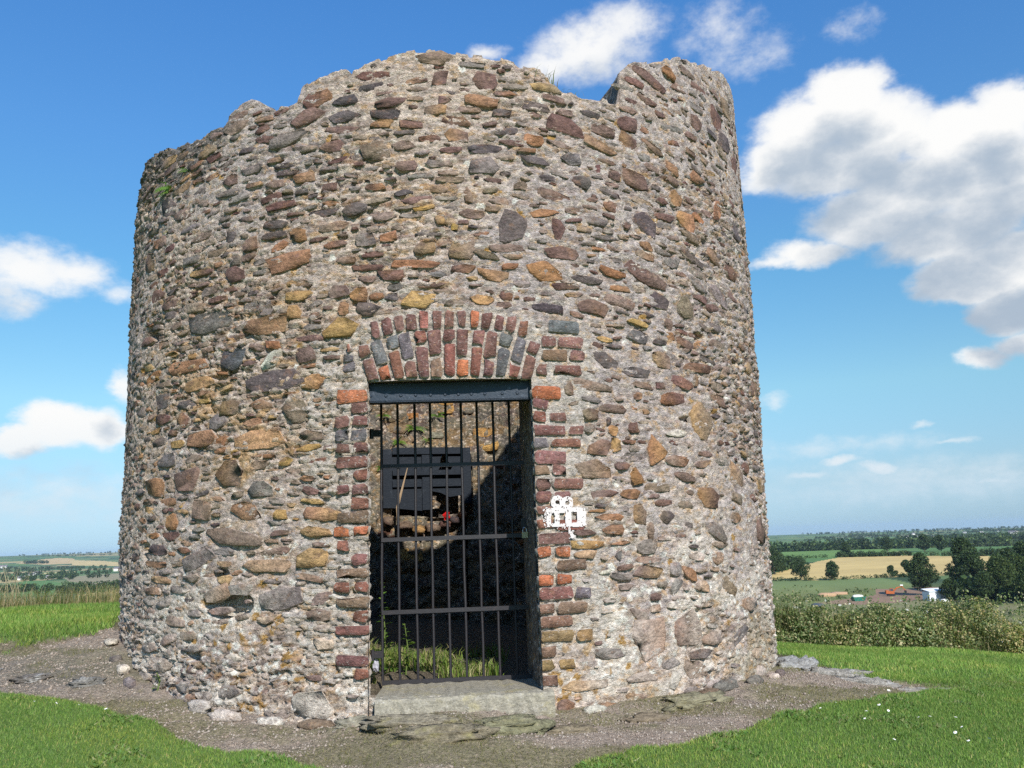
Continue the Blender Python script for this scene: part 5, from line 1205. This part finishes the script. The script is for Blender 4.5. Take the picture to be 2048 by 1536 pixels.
def weed(loc, h, label, seed, cat='weed', n=16, leaf=.05, name='weed'):
    rr = random.Random(seed); r = empty(name, loc); tag(r, label, cat); mb = MB(); lf = MB(); top = Vector((rr.uniform(-.08, .08) * h * 3, rr.uniform(-.05, .05), h))
    pts = [Vector((0, 0, -.03)), top * .5 + Vector((.02, 0, 0)), top]; mb.tube(pts, [.006, .005, .002], 5, (.16, .22, .06)); mb.build('stem', M['leaf'], r)
    for i in range(n):
        t = (i + 1) / (n + 1); p = pts[1] * 2 * t if t < .5 else pts[1] + (pts[2] - pts[1]) * (2 * t - 1)
        a = rr.uniform(0, 6.28); L = leaf * (1.2 - .6 * t) * rr.uniform(.7, 1.2); d = Vector((math.cos(a), math.sin(a), rr.uniform(.1, .7))).normalized(); s = d.cross(Vector((0, 0, 1))).normalized()
        c = rr.choice(GREENS); lf.add([p, p + d * L * .5 + s * L * .28, p + d * L + Vector((0, 0, -L * .2)), p + d * L * .5 - s * L * .28], [(0, 1, 2, 3)], c)
    lf.build('leaves', M['leaf'], r); return r
def gz(x, y): return float(surf_z(np.array([x]), np.array([y]))[0])
weed((-.93, 5.95, gz(-.93, 5.95)), .62, 'tall leafy weed growing just inside the left of the gate', 11, n=34, leaf=.075)
weed((-.80, 6.1, gz(-.8, 6.1)), .34, 'shorter leafy weed beside the tall weed inside the gate', 12, n=22, leaf=.07)
weed((-2.36, 5.74, gz(-2.36, 5.74) + .01), .10, 'little green seedling at the left foot of the tower', 13, n=14, leaf=.04)
M['litter'] = mat_surface('plastic_wrap', rough=0.35, var=0.2, bump=0.3, base=(0.36, 0.36, 0.40), spec=0.5)
scrap('plastic_wrapper', (-.93, 5.66, .23), .032, M['litter'], 'crumpled pale plastic wrapper at the left end of the threshold', 'litter', 8, (.9, .8, 1.2))
# grass tufts on the broken rim
def tuft(loc, h, label, seed, n=60, spread=.05):
    r = np.random.default_rng(seed); p = r.normal(0, spread, (n, 2)); v, f, c = blades(n, p, h, .003, [(0.28, .24, .13), (0.2, .2, .08), (0.14, .17, .05)], 1.0, seed, lambda x, y: 0 * x, 2)
    o = add_ob('grass_tuft', mesh_np('grass_tuft', v, f, c, M['grass']), None, loc); return tag(o, label, 'grass tuft', 'tufts on the tower rim')
for i, (d, lab, h, n) in enumerate([(18.9, 'wispy grass tuft standing on the tower rim left of the notch', .10, 70), (20.6, 'low grass tuft on the sloping edge into the notch', .06, 60), (22.6, 'dry grass tuft lying in the bottom of the rim notch', .05, 60)]):
    th = math.radians(d); r = TR - .10; tuft((TCX + r * math.sin(th), TCY - r * math.cos(th), float(rim_z(np.array([th]))[0]) + .005), h, lab, 600 + i, n)

# ------------------------------------------------------------------ hedgebank and rough grass round the hilltop
def leaf_cloud(pts, size, cols, seed, flat=0.3):
    r = np.random.default_rng(seed); n = len(pts); s = size * r.uniform(.55, 1.35, n)
    d = r.normal(0, 1, (n, 3)); d /= np.linalg.norm(d, axis=1)[:, None]; e = np.cross(d, r.normal(0, 1, (n, 3))); e /= np.linalg.norm(e, axis=1)[:, None]
    s3 = s[:, None]
    V = np.stack([pts - d * s3 * .5, pts + e * s3 * .3, pts + d * s3 * .5, pts - e * s3 * .3], 1).reshape(-1, 3)
    F = np.arange(4 * n).reshape(n, 4); C = np.repeat(np.array(cols)[r.integers(0, len(cols), n)] * r.uniform(.7, 1.3, (n, 1)), 4, 0)
    return V, F, C
def quads_to_tris(F): return np.concatenate([F[:, [0, 1, 2]], F[:, [0, 2, 3]]], 0)
HC = [(0.14, 0.205, 0.07), (0.19, 0.25, 0.09), (0.26, 0.285, 0.13), (0.40, 0.37, 0.21), (0.09, 0.145, 0.06)]
def hedge():
    root = empty('bramble_hedge', (5.2, 12.9, float(ground_z(np.array([5.2]), np.array([12.9]))[0])))
    tag(root, 'wild bank of bramble and weeds along the edge of the right lawn', 'hedge'); o0 = np.array(root.location)
    n = 150000; x = rgn.uniform(1.9, 10.5, n); base = 13.0 - 0.10 * (x - 5)
    top = 0.58 + 0.24 * fbm(x * 6, x * 0 + 7, octaves=3, seed=609) + 0.22 * fbm(x * 1.1, x * 0 + 2, octaves=3, seed=601) + 0.10 * np.clip(x - 5, 0, 4)
    t = rgn.random(n) ** .75; dep = rgn.uniform(-.9, .9, n) * np.sqrt(1 - .75 * t ** 2)
    y = base + dep; z = ground_z(x, y) + t * top * (1.1 - .25 * np.abs(dep))
    lump = fbm(x * 2.2, z * 3.0, y * 2.2, octaves=3, seed=602); k = lump > -.28
    V, F, C = leaf_cloud(np.stack([x, y, z], -1)[k], .038, HC, 603)
    tone = np.repeat((1 + .45 * fbm(x * .7, z * 1.2, octaves=3, seed=604))[k], 4)[:, None]
    yl = np.repeat(np.clip(fbm(x * 1.3, y * 1.3, octaves=3, seed=605) * 1.6, 0, 1)[k], 4)[:, None]
    C = C * tone * (1 + yl * np.array((.55, .25, .1)))
    f = add_ob('foliage', mesh_np('foliage', V - o0, quads_to_tris(F), C, M['leaf']), root); f['kind'] = 'stuff'
    ns, per = 260, 46; sx_ = rgn.uniform(2, 10.4, ns); sy_ = 13.0 - .1 * (sx_ - 5) + rgn.uniform(-.6, .4, ns); hh_ = .55 + .10 * np.clip(sx_ - 5, 0, 4) + rgn.uniform(.1, .42, ns); ix = np.repeat(np.arange(ns), per); tt_ = rgn.random(ns * per)
    q = np.stack([sx_[ix] + rgn.normal(0, .035, ns * per) * (1.3 - tt_) + .12 * tt_ * np.sin(ix), sy_[ix] + rgn.normal(0, .035, ns * per), ground_z(sx_, sy_)[ix] + tt_ * hh_[ix]], -1)
    V, F, C = leaf_cloud(q, .04, HC + [(0.34, .32, .19)], 617); sh_ = add_ob('shoots', mesh_np('shoots', V - o0, quads_to_tris(F), C, M['leaf']), root); sh_['kind'] = 'stuff'
    m_ = 9000; x = rgn.uniform(1.9, 10.5, m_); y = 13.0 - .1 * (x - 5) + rgn.uniform(-.55, .7, m_); kk = fbm(x * .9, x * 0, octaves=3, seed=606) > -.35; p = np.stack([x, y], -1)[kk]
    v, f_, c = blades(len(p), p * 1.0, .74, .0035, [(0.36, .31, .18), (0.20, .22, .09), (0.14, .19, .06), (0.11, .16, .05)], 1.0, 607, ground_z, 2)
    g_ = add_ob('dry_stalks', mesh_np('dry_stalks', v - o0, f_, c, M['grass']), root); g_['kind'] = 'stuff'
    q = np.stack([rgn.uniform(2, 10, 110), 12.3 + rgn.uniform(-.3, .4, 110)], -1); z = ground_z(q[:, 0], q[:, 1]) + rgn.uniform(.3, .75, 110)
    V, F, C = leaf_cloud(np.column_stack([q, z]), .045, [(.6, .6, .55), (.55, .5, .3)], 608)
    b_ = add_ob('blossom', mesh_np('blossom', V - o0, quads_to_tris(F), C, M['leaf']), root); b_['kind'] = 'stuff'
hedge()
def rough_left():
    n = 30000; x = rgn.uniform(-13, -3.0, n); y = rgn.uniform(11.6, 15.5, n); k = fbm(x * .9, y * .9, octaves=3, seed=611) > -.25; p = np.stack([x, y], -1)[k]
    v, f, c = blades(len(p), p, .34, .0045, [(0.34, .27, .15), (0.30, .25, .12), (0.15, .17, .05), (0.11, .14, .04)], .6, 612, lambda a, b: ground_z(a, b), 2)
    tone = np.repeat(1 + .4 * fbm(p[:, 0] * .8, p[:, 1] * .8, octaves=3, seed=613), 5)[:, None]
    v2, f2, c2 = blades(260, np.stack([rgn.normal(-8.6, .25, 260), rgn.normal(14.2, .3, 260)], -1), 1.05, .006, [(0.36, .30, .18)], .35, 614, lambda a, b: ground_z(a, b), 2)
    grass_obj('rough_grass', 'tall dry grass along the edge of the left lawn', [(v, f, c * tone), (v2, f2, c2)])
    n = 5000; x = rgn.uniform(-12, -3, n); y = rgn.uniform(13.6, 15.4, n); z = ground_z(x, y) + rgn.random(n) * .42; k = fbm(x * .6, y * 0, octaves=3, seed=615) > 0.0
    V, F, C = leaf_cloud(np.stack([x, y, z], -1)[k], .06, HC, 616)
    tag(add_ob('weeds', mesh_np('weeds', V, quads_to_tris(F), C, M['leaf'])), 'low green weeds among the dry grass left of the tower', 'weeds', kind='stuff')
rough_left()

# ------------------------------------------------------------------ trees and woods of the valley
TC_ = [(0.036, 0.066, 0.022), (0.055, 0.092, 0.028), (0.085, 0.125, 0.038), (0.024, 0.045, 0.018)]
def crown_mesh(name, h, w_, seed, n=1900, lf=.55, trunk=.22, lobes=11, cols=TC_, shape='round'):
    r = np.random.default_rng(seed); c = []; 
    for k in range(lobes):
        a = r.uniform(0, 6.28); t = (k + .5) / lobes
        zz = h * (trunk + .12 + (.80 - trunk) * t); pr = math.sin(math.pi * min(.97, max(.12, t * .86 + .12))) if shape == 'round' else (1.05 - t)
        q = w_ * .5 * pr * r.uniform(.25, .72); c.append((q * math.cos(a), q * math.sin(a), zz, w_ * r.uniform(.11, .22)))
    c = np.array(c); k = r.integers(0, lobes, n); d = r.normal(0, 1, (n, 3)); d /= np.linalg.norm(d, axis=1)[:, None]
    P = c[k, :3] + d * (c[k, 3] * r.uniform(.55, 1.05, n) ** .6)[:, None] * np.array((1, 1, .82))
    P[:, 2] = np.maximum(P[:, 2], h * trunk * .8)
    V, F, C = leaf_cloud(P, lf, cols, seed + 1); return mesh_np(name, V, quads_to_tris(F), C, M['leaf']), c
PROTO = {}
def tree_proto(key, h, w_, seed, **kw):
    me, lob = crown_mesh('crown', h, w_, seed, **kw); mb = MB(); rr = random.Random(seed); tr = kw.get('trunk', .22)
    mb.tube([(0, 0, -1.2), (0, 0, h * tr * .5), (rr.uniform(-.2, .2), rr.uniform(-.2, .2), h * (tr + .25)), (0, 0, h * .75)], [h * .035, h * .028, h * .018, h * .006], 7)
    for q in lob[::2]: mb.tube([(0, 0, h * (tr + .05)), tuple(np.array((q[0] * .5, q[1] * .5, (h * (tr + .05) + q[2]) / 2))), tuple(q[:3])], [h * .014, h * .009, h * .003], 5)
    tm = mb.build('trunk', M['bark'], None); tmesh = tm.data; bpy.data.objects.remove(tm)
    PROTO[key] = (me, tmesh)
tree_proto('open', 13, 14, 701, n=4200, lf=.7, trunk=.12, lobes=24)
tree_proto('round', 10, 11, 702, n=3600, lf=.75, trunk=.10, lobes=20)
tree_proto('bush', 6, 7, 703, n=2200, lf=.7, trunk=.05, lobes=8)
tree_proto('tall', 19, 15, 704, n=8000, lf=.8, trunk=.12, lobes=34)
tree_proto('tall2', 18, 17, 705, n=8500, lf=.8, trunk=.08, lobes=36, cols=[(0.065, 0.10, 0.026), (0.10, 0.135, 0.036), (0.04, 0.07, 0.022)])
tree_proto('conifer', 20, 14, 706, n=8500, lf=.8, trunk=.06, lobes=40)
def tree(key, x, y, s, rot, label, name='tree', group=None, sz=None):
    r = empty(name, (x, y, float(ground_z(np.array([x]), np.array([y]))[0]) - .2)); r.rotation_euler = (0, 0, rot); r.scale = (s, s, sz or s); tag(r, label, 'tree', group)
    add_ob('crown', PROTO[key][0], r); add_ob('trunk', PROTO[key][1], r); return r
TREES = [('open', 162.6, 503, 1.0, 0.4, 'spreading open-crowned tree at the near edge of the wheat field'), ('round', 177.8, 494, 1.05, 1.0, 'dense rounded tree before the wheat field, right of the open-crowned one'),
 ('bush', 215.3, 503, 1.05, 2.0, 'smaller of two round bushes on the hedge below the wheat field'), ('bush', 224.0, 502, 1.5, 3.1, 'larger of two round bushes on the hedge below the wheat field'),
 ('round', 306, 812, 1.3, 4.2, 'lone tree on the hedge between pasture and wheat field'), ('tall', 181, 392, 1.0, 0.2, 'leaning dark tree at the left end of the big clump by the sheds'), ('conifer', 202, 395, 1.28, 1.5, 'tallest tree in the dark clump on the right'),
 ('tall', 192, 372, 1.02, 2.3, 'broad dark tree in the middle of the clump by the sheds'), ('tall2', 186, 338, .95, .9, 'yellowish-green tree in front of the dark clump'), ('tall2', 200, 350, .95, 2.2, 'olive tree at the right side of the dark clump'), ('tall', 212, 378, 1.05, 3.4, 'dark tree behind the olive tree at the right edge'),
 ('round', 169, 345, .85, 5.0, 'low tree hugging the dark shed'), ('tall2', 214, 350, 1.05, 4.0, 'bushy tree furthest to the right edge of the clump'), ('conifer', 232, 400, 1.1, 4.5, 'tall dark tree behind the clump at the right edge'), ('tall2', 208, 332, .9, .6, 'wide olive tree filling the right end of the clump'), ('tall', 224, 366, 1.0, 1.9, 'dark tree between the olive tree and the tall dark tree behind'), ('tall', 196, 356, .95, 4.4, 'round dark tree in the heart of the clump'), ('tall2', 236, 388, 1.1, 2.9, 'tall green tree at the back right of the clump'), ('tall2', 186, 318, .8, 5.2, 'low bright-green tree nearest the hedge at the right edge'), ('tall', 176, 332, .62, 1.1, 'small dark tree at the foot of the clump, beside the grey shed'),
 ('open', 166, 566, 1.35, 3.0, 'dark hedgerow tree close behind the tower edge beside the wheat field'), ('round', 158, 590, 1.5, 1.0, 'rounded hedgerow tree next to the tower edge above the wheat field'), ('round', 180, 640, 1.4, 2.2, 'hedgerow tree at the lower corner of the green pasture'),
 ('round', 412, 880, 1.7, .3, 'left of two bright trees above the wheat field'), ('round', 425, 872, 1.6, 2.6, 'right of two bright trees above the wheat field'), ('open', 385, 905, 1.2, 1.6, 'tree on the corner where the pasture meets the wheat field')]
for t in TREES: tree(*t)
WOODS = [  # name, label, list of (x, y) belts with width, count, tree height
 ('wood', 'dark wood stretching behind the green pasture on the right', [((360, 1190), (760, 1250), 80, 260, 15)]),
 ('wood', 'long dark wood on the far side of the valley at right', [((600, 1500), (1500, 1900), 160, 420, 19)]),
 ('scrub', 'dark thicket filling the foot of the tree clump at right', [((178, 345), (240, 360), 9, 90, 8), ((190, 330), (235, 335), 8, 60, 7)]),
 ('hedgerow', 'hedge along the near side of the wheat field', [((128, 510), (172, 495), 2, 60, 2.2), ((172, 495), (207, 497), 2, 45, 2.0), ((207, 497), (246, 495), 2, 60, 2.4), ((246, 495), (300, 470), 4, 60, 3.2)]),
 ('hedgerow', 'hedge between the green pasture and the wheat field', [((236, 803), (290, 786), 3, 40, 3.0), ((290, 786), (345, 765), 4, 60, 4.5), ((345, 765), (372, 835), 3, 30, 3), ((202, 640), (242, 800), 3, 60, 4)]),
 ('hedgerow', 'hedge along the far end of the wheat field', [((352, 750), (380, 715), 3, 40, 4), ((380, 715), (420, 655), 5, 60, 6)]),
 ('scrub', 'scrubby thicket at the tower edge left of the wheat field', [((140, 560), (205, 655), 14, 150, 6.5)]),
 ('hedgerow', 'scattered hedgerows over the far hillside at right', [((900, 2300), (1700, 2500), 25, 120, 9), ((900, 2700), (2000, 2900), 25, 150, 9), ((1100, 3300), (2400, 3500), 30, 170, 9), ((1500, 4100), (3200, 4400), 40, 170, 10), ((1700, 5100), (3900, 5400), 50, 190, 11), ((1300, 3000), (1500, 3900), 30, 60, 9), ((1900, 3100), (2200, 4300), 30, 80, 9)]),
 ('wood', 'belt of trees low in the valley left of the tower', [((-540, 880), (-330, 860), 30, 110, 7), ((-420, 760), (-330, 780), 20, 36, 6)]),
 ('wood', 'clumps of trees round the cottages in the left valley', [((-1000, 1500), (-640, 1350), 50, 70, 8), ((-900, 1700), (-760, 1480), 30, 40, 8), ((-1100, 1800), (-820, 1750), 30, 50, 8)]),
 ('wood', 'wood below the wheat fields on the far left slope', [((-1650, 2650), (-1100, 2350), 60, 90, 8), ((-1400, 2250), (-950, 2050), 40, 45, 7)]),
 ('hedgerow', 'hedges along the far skyline at left', [((-2600, 4700), (-1500, 4500), 40, 70, 9), ((-3100, 5400), (-1800, 5400), 50, 90, 11), ((-1900, 3350), (-1760, 3250), 25, 26, 13)]),
]
wr = np.random.default_rng(77)
for (nm, lab, belts) in WOODS:
    Vs = []; Fs = []; Cs = []; b = 0
    for ((x0, y0), (x1, y1), wd, cnt, hh) in belts:
        t = wr.random(cnt); x = x0 + (x1 - x0) * t + wr.normal(0, wd * .5, cnt); y = y0 + (y1 - y0) * t + wr.normal(0, wd * .5, cnt)
        z = ground_z(x, y); hs_ = hh * wr.uniform(.65, 1.25, cnt); per = 70 if hh > 4 else 26
        ix = np.repeat(np.arange(cnt), per); n = len(ix); d = wr.normal(0, 1, (n, 3)); d /= np.linalg.norm(d, axis=1)[:, None]; d *= wr.uniform(.6, 1, (n, 1))
        P = np.stack([x[ix] + d[:, 0] * hs_[ix] * .52, y[ix] + d[:, 1] * hs_[ix] * .52, z[ix] + hs_[ix] * (.5 + .5 * d[:, 2])], -1)
        v, f, c = leaf_cloud(P, hh * .30, TC_, int(wr.integers(1, 9999))); tone = np.repeat(wr.uniform(.7, 1.35, cnt)[ix], 4)[:, None]
        Vs.append(v); Fs.append(f + b); Cs.append(c * tone); b += len(v)
    tag(add_ob(nm, mesh_np(nm, np.concatenate(Vs), quads_to_tris(np.concatenate(Fs)), np.concatenate(Cs), M['leaf'])), lab, 'trees', kind='stuff')
# rough growth on the hill flank and round the quarry
def scrub_near():
    n = 2600; a = np.radians(rgn.uniform(15, 34, n)); r = rgn.uniform(300, 480, n) ; x, y = r * np.sin(a), r * np.cos(a); k = (fbm(x / 22, y / 22, octaves=3, seed=621) > .12) & ~in_poly(x, y, FIELDS[9][2]); x, y = x[k], y[k]
    per = 5; ix = np.repeat(np.arange(len(x)), per); P = np.stack([x[ix] + rgn.normal(0, .8, len(ix)), y[ix] + rgn.normal(0, .8, len(ix)), ground_z(x, y)[ix] + rgn.uniform(.1, 1.4, len(ix))], -1)
    V, F, C = leaf_cloud(P, 1.1, [(0.08, .12, .035), (0.12, .15, .05), (0.19, .18, .08), (0.06, .095, .03)], 622)
    tag(add_ob('undergrowth', mesh_np('undergrowth', V, quads_to_tris(F), C, M['leaf'])), 'rough scrub over the waste ground below the hill', 'scrub', kind='stuff')
scrub_near()

# ------------------------------------------------------------------ far houses
def house(x, y, w_, d_, h_, rot, label, wall_c=(.75, .74, .70), roof_c=(.10, .10, .11), group=None):
    z = float(ground_z(np.array([x]), np.array([y]))[0]); r = empty('house', (x, y, z)); r.rotation_euler = (0, 0, rot); tag(r, label, 'house', group)
    mb = MB(); V = [(-w_/2, -d_/2, -1), (w_/2, -d_/2, -1), (w_/2, d_/2, -1), (-w_/2, d_/2, -1), (-w_/2, -d_/2, h_), (w_/2, -d_/2, h_), (w_/2, d_/2, h_), (-w_/2, d_/2, h_), (-w_/2, 0, h_ + d_ * .38), (w_/2, 0, h_ + d_ * .38)]
    mb.add(V, [(0, 1, 5, 4), (1, 2, 6, 9, 5), (2, 3, 7, 6), (3, 0, 4, 8, 7)], wall_c); mb.build('house_wall', M['plain'], r)
    mb = MB(); e = .35
    for sg in (-1, 1):
        mb.add([(-w_/2 - e, sg * (d_/2 + e), h_ - .2), (w_/2 + e, sg * (d_/2 + e), h_ - .2), (w_/2 + e, 0, h_ + d_ * .40), (-w_/2 - e, 0, h_ + d_ * .40)], [(0, 1, 2, 3) if sg < 0 else (3, 2, 1, 0)], roof_c)
    mb.box((w_ * .36, 0, h_ + d_ * .42), (.4, .4, .9), None, (.5, .45, .4)); mb.build('roof', M['plain'], r)
    for k in (-.3, 0, .3):
        mb = MB(); mb.box((k * w_, -d_ / 2 - .05, h_ * .55), (.5, .06, .6), None, (.05, .06, .07)); mb.build('window', M['plain'], r)
HS = [(1558, 3406, 16, 'white house high on the right hillside, left of the others'), (1190, 2651, 14, 'pale house at the left end of the row across the valley'), (1212, 2638, 13, 'cream house in the row across the valley, beside the pale one'), (1250, 2673, 12, 'small white house in the middle of the row across the valley'), (1271, 2650, 11, 'last small house at the right of the row across the valley'),
 (1696, 3283, 13, 'white cottage on the right hillside above the dark wood'), (1730, 3227, 12, 'small pale cottage just right of the white hillside cottage'), (1938, 3493, 16, 'bright white house near the skyline at far right'), (1445, 2671, 14, 'pale house at the upper edge of the dark wood'), (1561, 2729, 24, 'long pinkish house at the far right above the wood'),
 (-1628, 2739, 22, 'white farmhouse at the left edge of the valley'), (-1044, 1885, 14, 'white gabled house in the left valley below the strip field'), (-1003, 1786, 11, 'low white cottage beside the gabled house in the left valley'), (-834, 1458, 12, 'white cottage among trees lowest in the left valley'), (-803, 1488, 11, 'pale barn roof between trees in the left valley'), (-818, 1543, 10, 'small grey cottage above the pale barn in the left valley'), (-912, 1981, 20, 'cream house close to the left side of the tower')]
for i, (x, y, w_, lab) in enumerate(HS):
    house(x, y, w_, w_ * .55, w_ * .28, random.uniform(-.5, .5) + math.atan2(-x, y) * .5, lab, (.78, .72, .66) if 'pink' in lab or 'cream' in lab else (.78, .77, .74), (.30, .28, .27) if 'pale' in lab else (.14, .13, .14), 'houses across the valley')

# ------------------------------------------------------------------ quarry yard: excavator, sheds, skip, tarpaulin
def excavator(x, y, rot):
    z = float(ground_z(np.array([x]), np.array([y]))[0]); r = empty('excavator', (x, y, z)); r.rotation_euler = (0, 0, rot); r.scale = (1.05,) * 3; tag(r, 'orange tracked excavator working on bare soil below the hill', 'excavator')
    OR, DK, WH = (.42, .12, .04), (.03, .03, .03), (.75, .75, .72)
    for s in (-1, 1):
        mb = MB(); n = 10; V = []; F = []
        prof = [(1.6 * math.cos(a) + (.55 if math.cos(a) > 0 else -.55) * 0, .45 + .45 * math.sin(a)) for a in [2 * math.pi * k / n for k in range(n)]]
        for (px, pz) in prof: V += [(px, s * 1.1 - .3, pz), (px, s * 1.1 + .3, pz)]
        for k in range(n): q = (k + 1) % n; F.append((2 * k, 2 * q, 2 * q + 1, 2 * k + 1))
        F.append(tuple(2 * k for k in range(n))); F.append(tuple(2 * k + 1 for k in range(n - 1, -1, -1))); mb.add(V, F, DK); mb.build('track', M['plain'], r)
    mb = MB(); mb.box((-.35, 0, 1.55), (1.55, 1.25, .5), None, OR, .05); mb.box((-1.5, 0, 1.75), (.5, 1.2, .65), None, OR, .05); mb.build('body', M['plain'], r)
    cab = MB(); cab.box((.55, .75, 2.35), (.65, .5, .85), None, OR, .02); c_ = cab.build('cab', M['plain'], r)
    gl = MB(); gl.box((1.21, .75, 2.55), (.02, .42, .5), None, (.05, .07, .09)); gl.box((.55, .23, 2.55), (.5, .02, .5), None, (.05, .07, .09)); gl.build('window', M['plain'], c_)
    bm = MB(); bm.tube([(1.0, 0, 1.7), (2.4, 0, 3.3), (4.6, 0, 3.9)], [.30, .34, .20], 6, OR); bm.build('boom', M['plain'], r)
    am = MB(); am.tube([(4.4, 0, 4.1), (5.9, 0, 2.3)], [.26, .16], 6, OR); am.build('arm', M['plain'], r)
    bk = MB(); bk.add([(5.7, -.6, 2.4), (6.3, -.6, 2.2), (6.2, -.6, 1.2), (5.4, -.6, 1.3), (5.7, .6, 2.4), (6.3, .6, 2.2), (6.2, .6, 1.2), (5.4, .6, 1.3)], [(0, 1, 2, 3), (7, 6, 5, 4), (0, 4, 5, 1), (1, 5, 6, 2), (2, 6, 7, 3)], DK); bk.build('bucket', M['plain'], r)
    tp = MB(); tp.box((4.5, 0, 4.45), (.55, .5, .25), None, WH); tp.build('boom_light', M['plain'], r)
excavator(165.8, 391, math.radians(-12))
def shed(x, y, w_, d_, h_, rot, wc, rc, label, name='shed', cat='shed'):
    z = float(ground_z(np.array([x]), np.array([y]))[0]); r = empty(name, (x, y, z)); r.rotation_euler = (0, 0, rot); tag(r, label, cat)
    mb = MB(); mb.box((0, 0, h_ / 2 - .3), (w_ / 2, d_ / 2, h_ / 2 + .3), None, wc); mb.build('shed_wall', M['plain'], r)
    mb = MB(); mb.add([(-w_/2 - .2, -d_/2 - .3, h_ + .05), (w_/2 + .2, -d_/2 - .3, h_ + .05), (w_/2 + .2, d_/2 + .3, h_ + .9), (-w_/2 - .2, d_/2 + .3, h_ + .9), (-w_/2 - .2, -d_/2 - .3, h_ + .2), (w_/2 + .2, -d_/2 - .3, h_ + .2), (w_/2 + .2, d_/2 + .3, h_ + 1.05), (-w_/2 - .2, d_/2 + .3, h_ + 1.05)], [(0, 3, 2, 1), (4, 5, 6, 7), (0, 1, 5, 4), (2, 3, 7, 6), (1, 2, 6, 5), (3, 0, 4, 7)], rc); mb.build('roof', M['plain'], r)
    mb = MB(); mb.box((w_ * .2, -d_ / 2 - .05, h_ * .4), (.8, .06, h_ * .38), None, tuple(v * .6 for v in wc)); mb.build('door', M['plain'], r)
shed(165.9, 350, 8.5, 4, 3.6, .25, (.62, .65, .66), (.68, .70, .70), 'white metal shed beside the dark trees at the yard')
shed(175.0, 354, 7, 4, 3.4, .25, (.10, .12, .15), (.13, .14, .17), 'dark grey shed right of the white metal shed')
def heap(x, y, dims, colr, label, seed, name, cat):
    z = float(ground_z(np.array([x]), np.array([y]))[0]); tag(rock(name, (x, y, z + dims[2] * .2), dims, seed, M['plain'], colr), label, cat)
heap(112, 330, (2.4, 1.4, 1.1), (.05, .065, .10), 'dark blue tarpaulin-covered pile just over the hedge', 801, 'tarpaulin_pile', 'pile')
heap(99, 316, (1.0, .8, 1.3), (.7, .7, .68), 'white bag of rubble beside the tower edge over the hedge', 802, 'rubble_bag', 'bag')
heap(166, 343, (1.6, 1.2, .8), (.75, .75, .73), 'white heap in front of the metal shed', 803, 'white_heap', 'heap')
heap(141, 402, (4.2, 2.5, 1.4), (.42, .27, .16), 'low orange-brown spoil heap on the waste ground', 804, 'spoil_heap', 'heap')
heap(152, 415, (4.5, 2.5, 1.0), (.40, .26, .16), 'second spoil heap right of the orange-brown one', 805, 'spoil_heap', 'heap')
def skip(x, y, rot):
    z = float(ground_z(np.array([x]), np.array([y]))[0]); r = empty('rubble_skip', (x, y, z)); r.rotation_euler = (0, 0, rot); tag(r, 'green skip heaped with white rubble left of the excavator', 'skip')
    mb = MB(); V = [(-2.2, -1, 0), (2.2, -1, 0), (2.2, 1, 0), (-2.2, 1, 0), (-3.2, -1.2, 1.7), (3.2, -1.2, 1.7), (3.2, 1.2, 1.7), (-3.2, 1.2, 1.7)]; mb.add(V, [(3, 2, 1, 0), (0, 1, 5, 4), (1, 2, 6, 5), (2, 3, 7, 6), (3, 0, 4, 7)], (.02, .14, .10)); mb.build('skip_body', M['plain'], r)
    o = rock('rubble', (0, 0, 1.7), (2.6, 1.0, .8), 806, M['plain'], (.7, .68, .62), r)
skip(139, 360, .3)

# ------------------------------------------------------------------ the air over the valley
hz = MB(); hz.box((0, 0, -115), (12500, 12500, 145)); ho = hz.build('haze', None); tag(ho, 'thin summer haze over the valley', 'haze', kind='stuff')
hm = bpy.data.materials.new('haze_air'); hm.use_nodes = True; t = NT(hm.node_tree); t.n.remove(t.n['Principled BSDF'])
pvn = t.node('ShaderNodeVolumePrincipled'); pvn.inputs['Color'].default_value = (0.62, 0.80, 1.0, 1); pvn.inputs['Density'].default_value = 0.000045; pvn.inputs['Anisotropy'].default_value = 0.0
t.link(pvn.outputs[0], t.n['Material Output'].inputs['Volume']); ho.data.materials.append(hm)
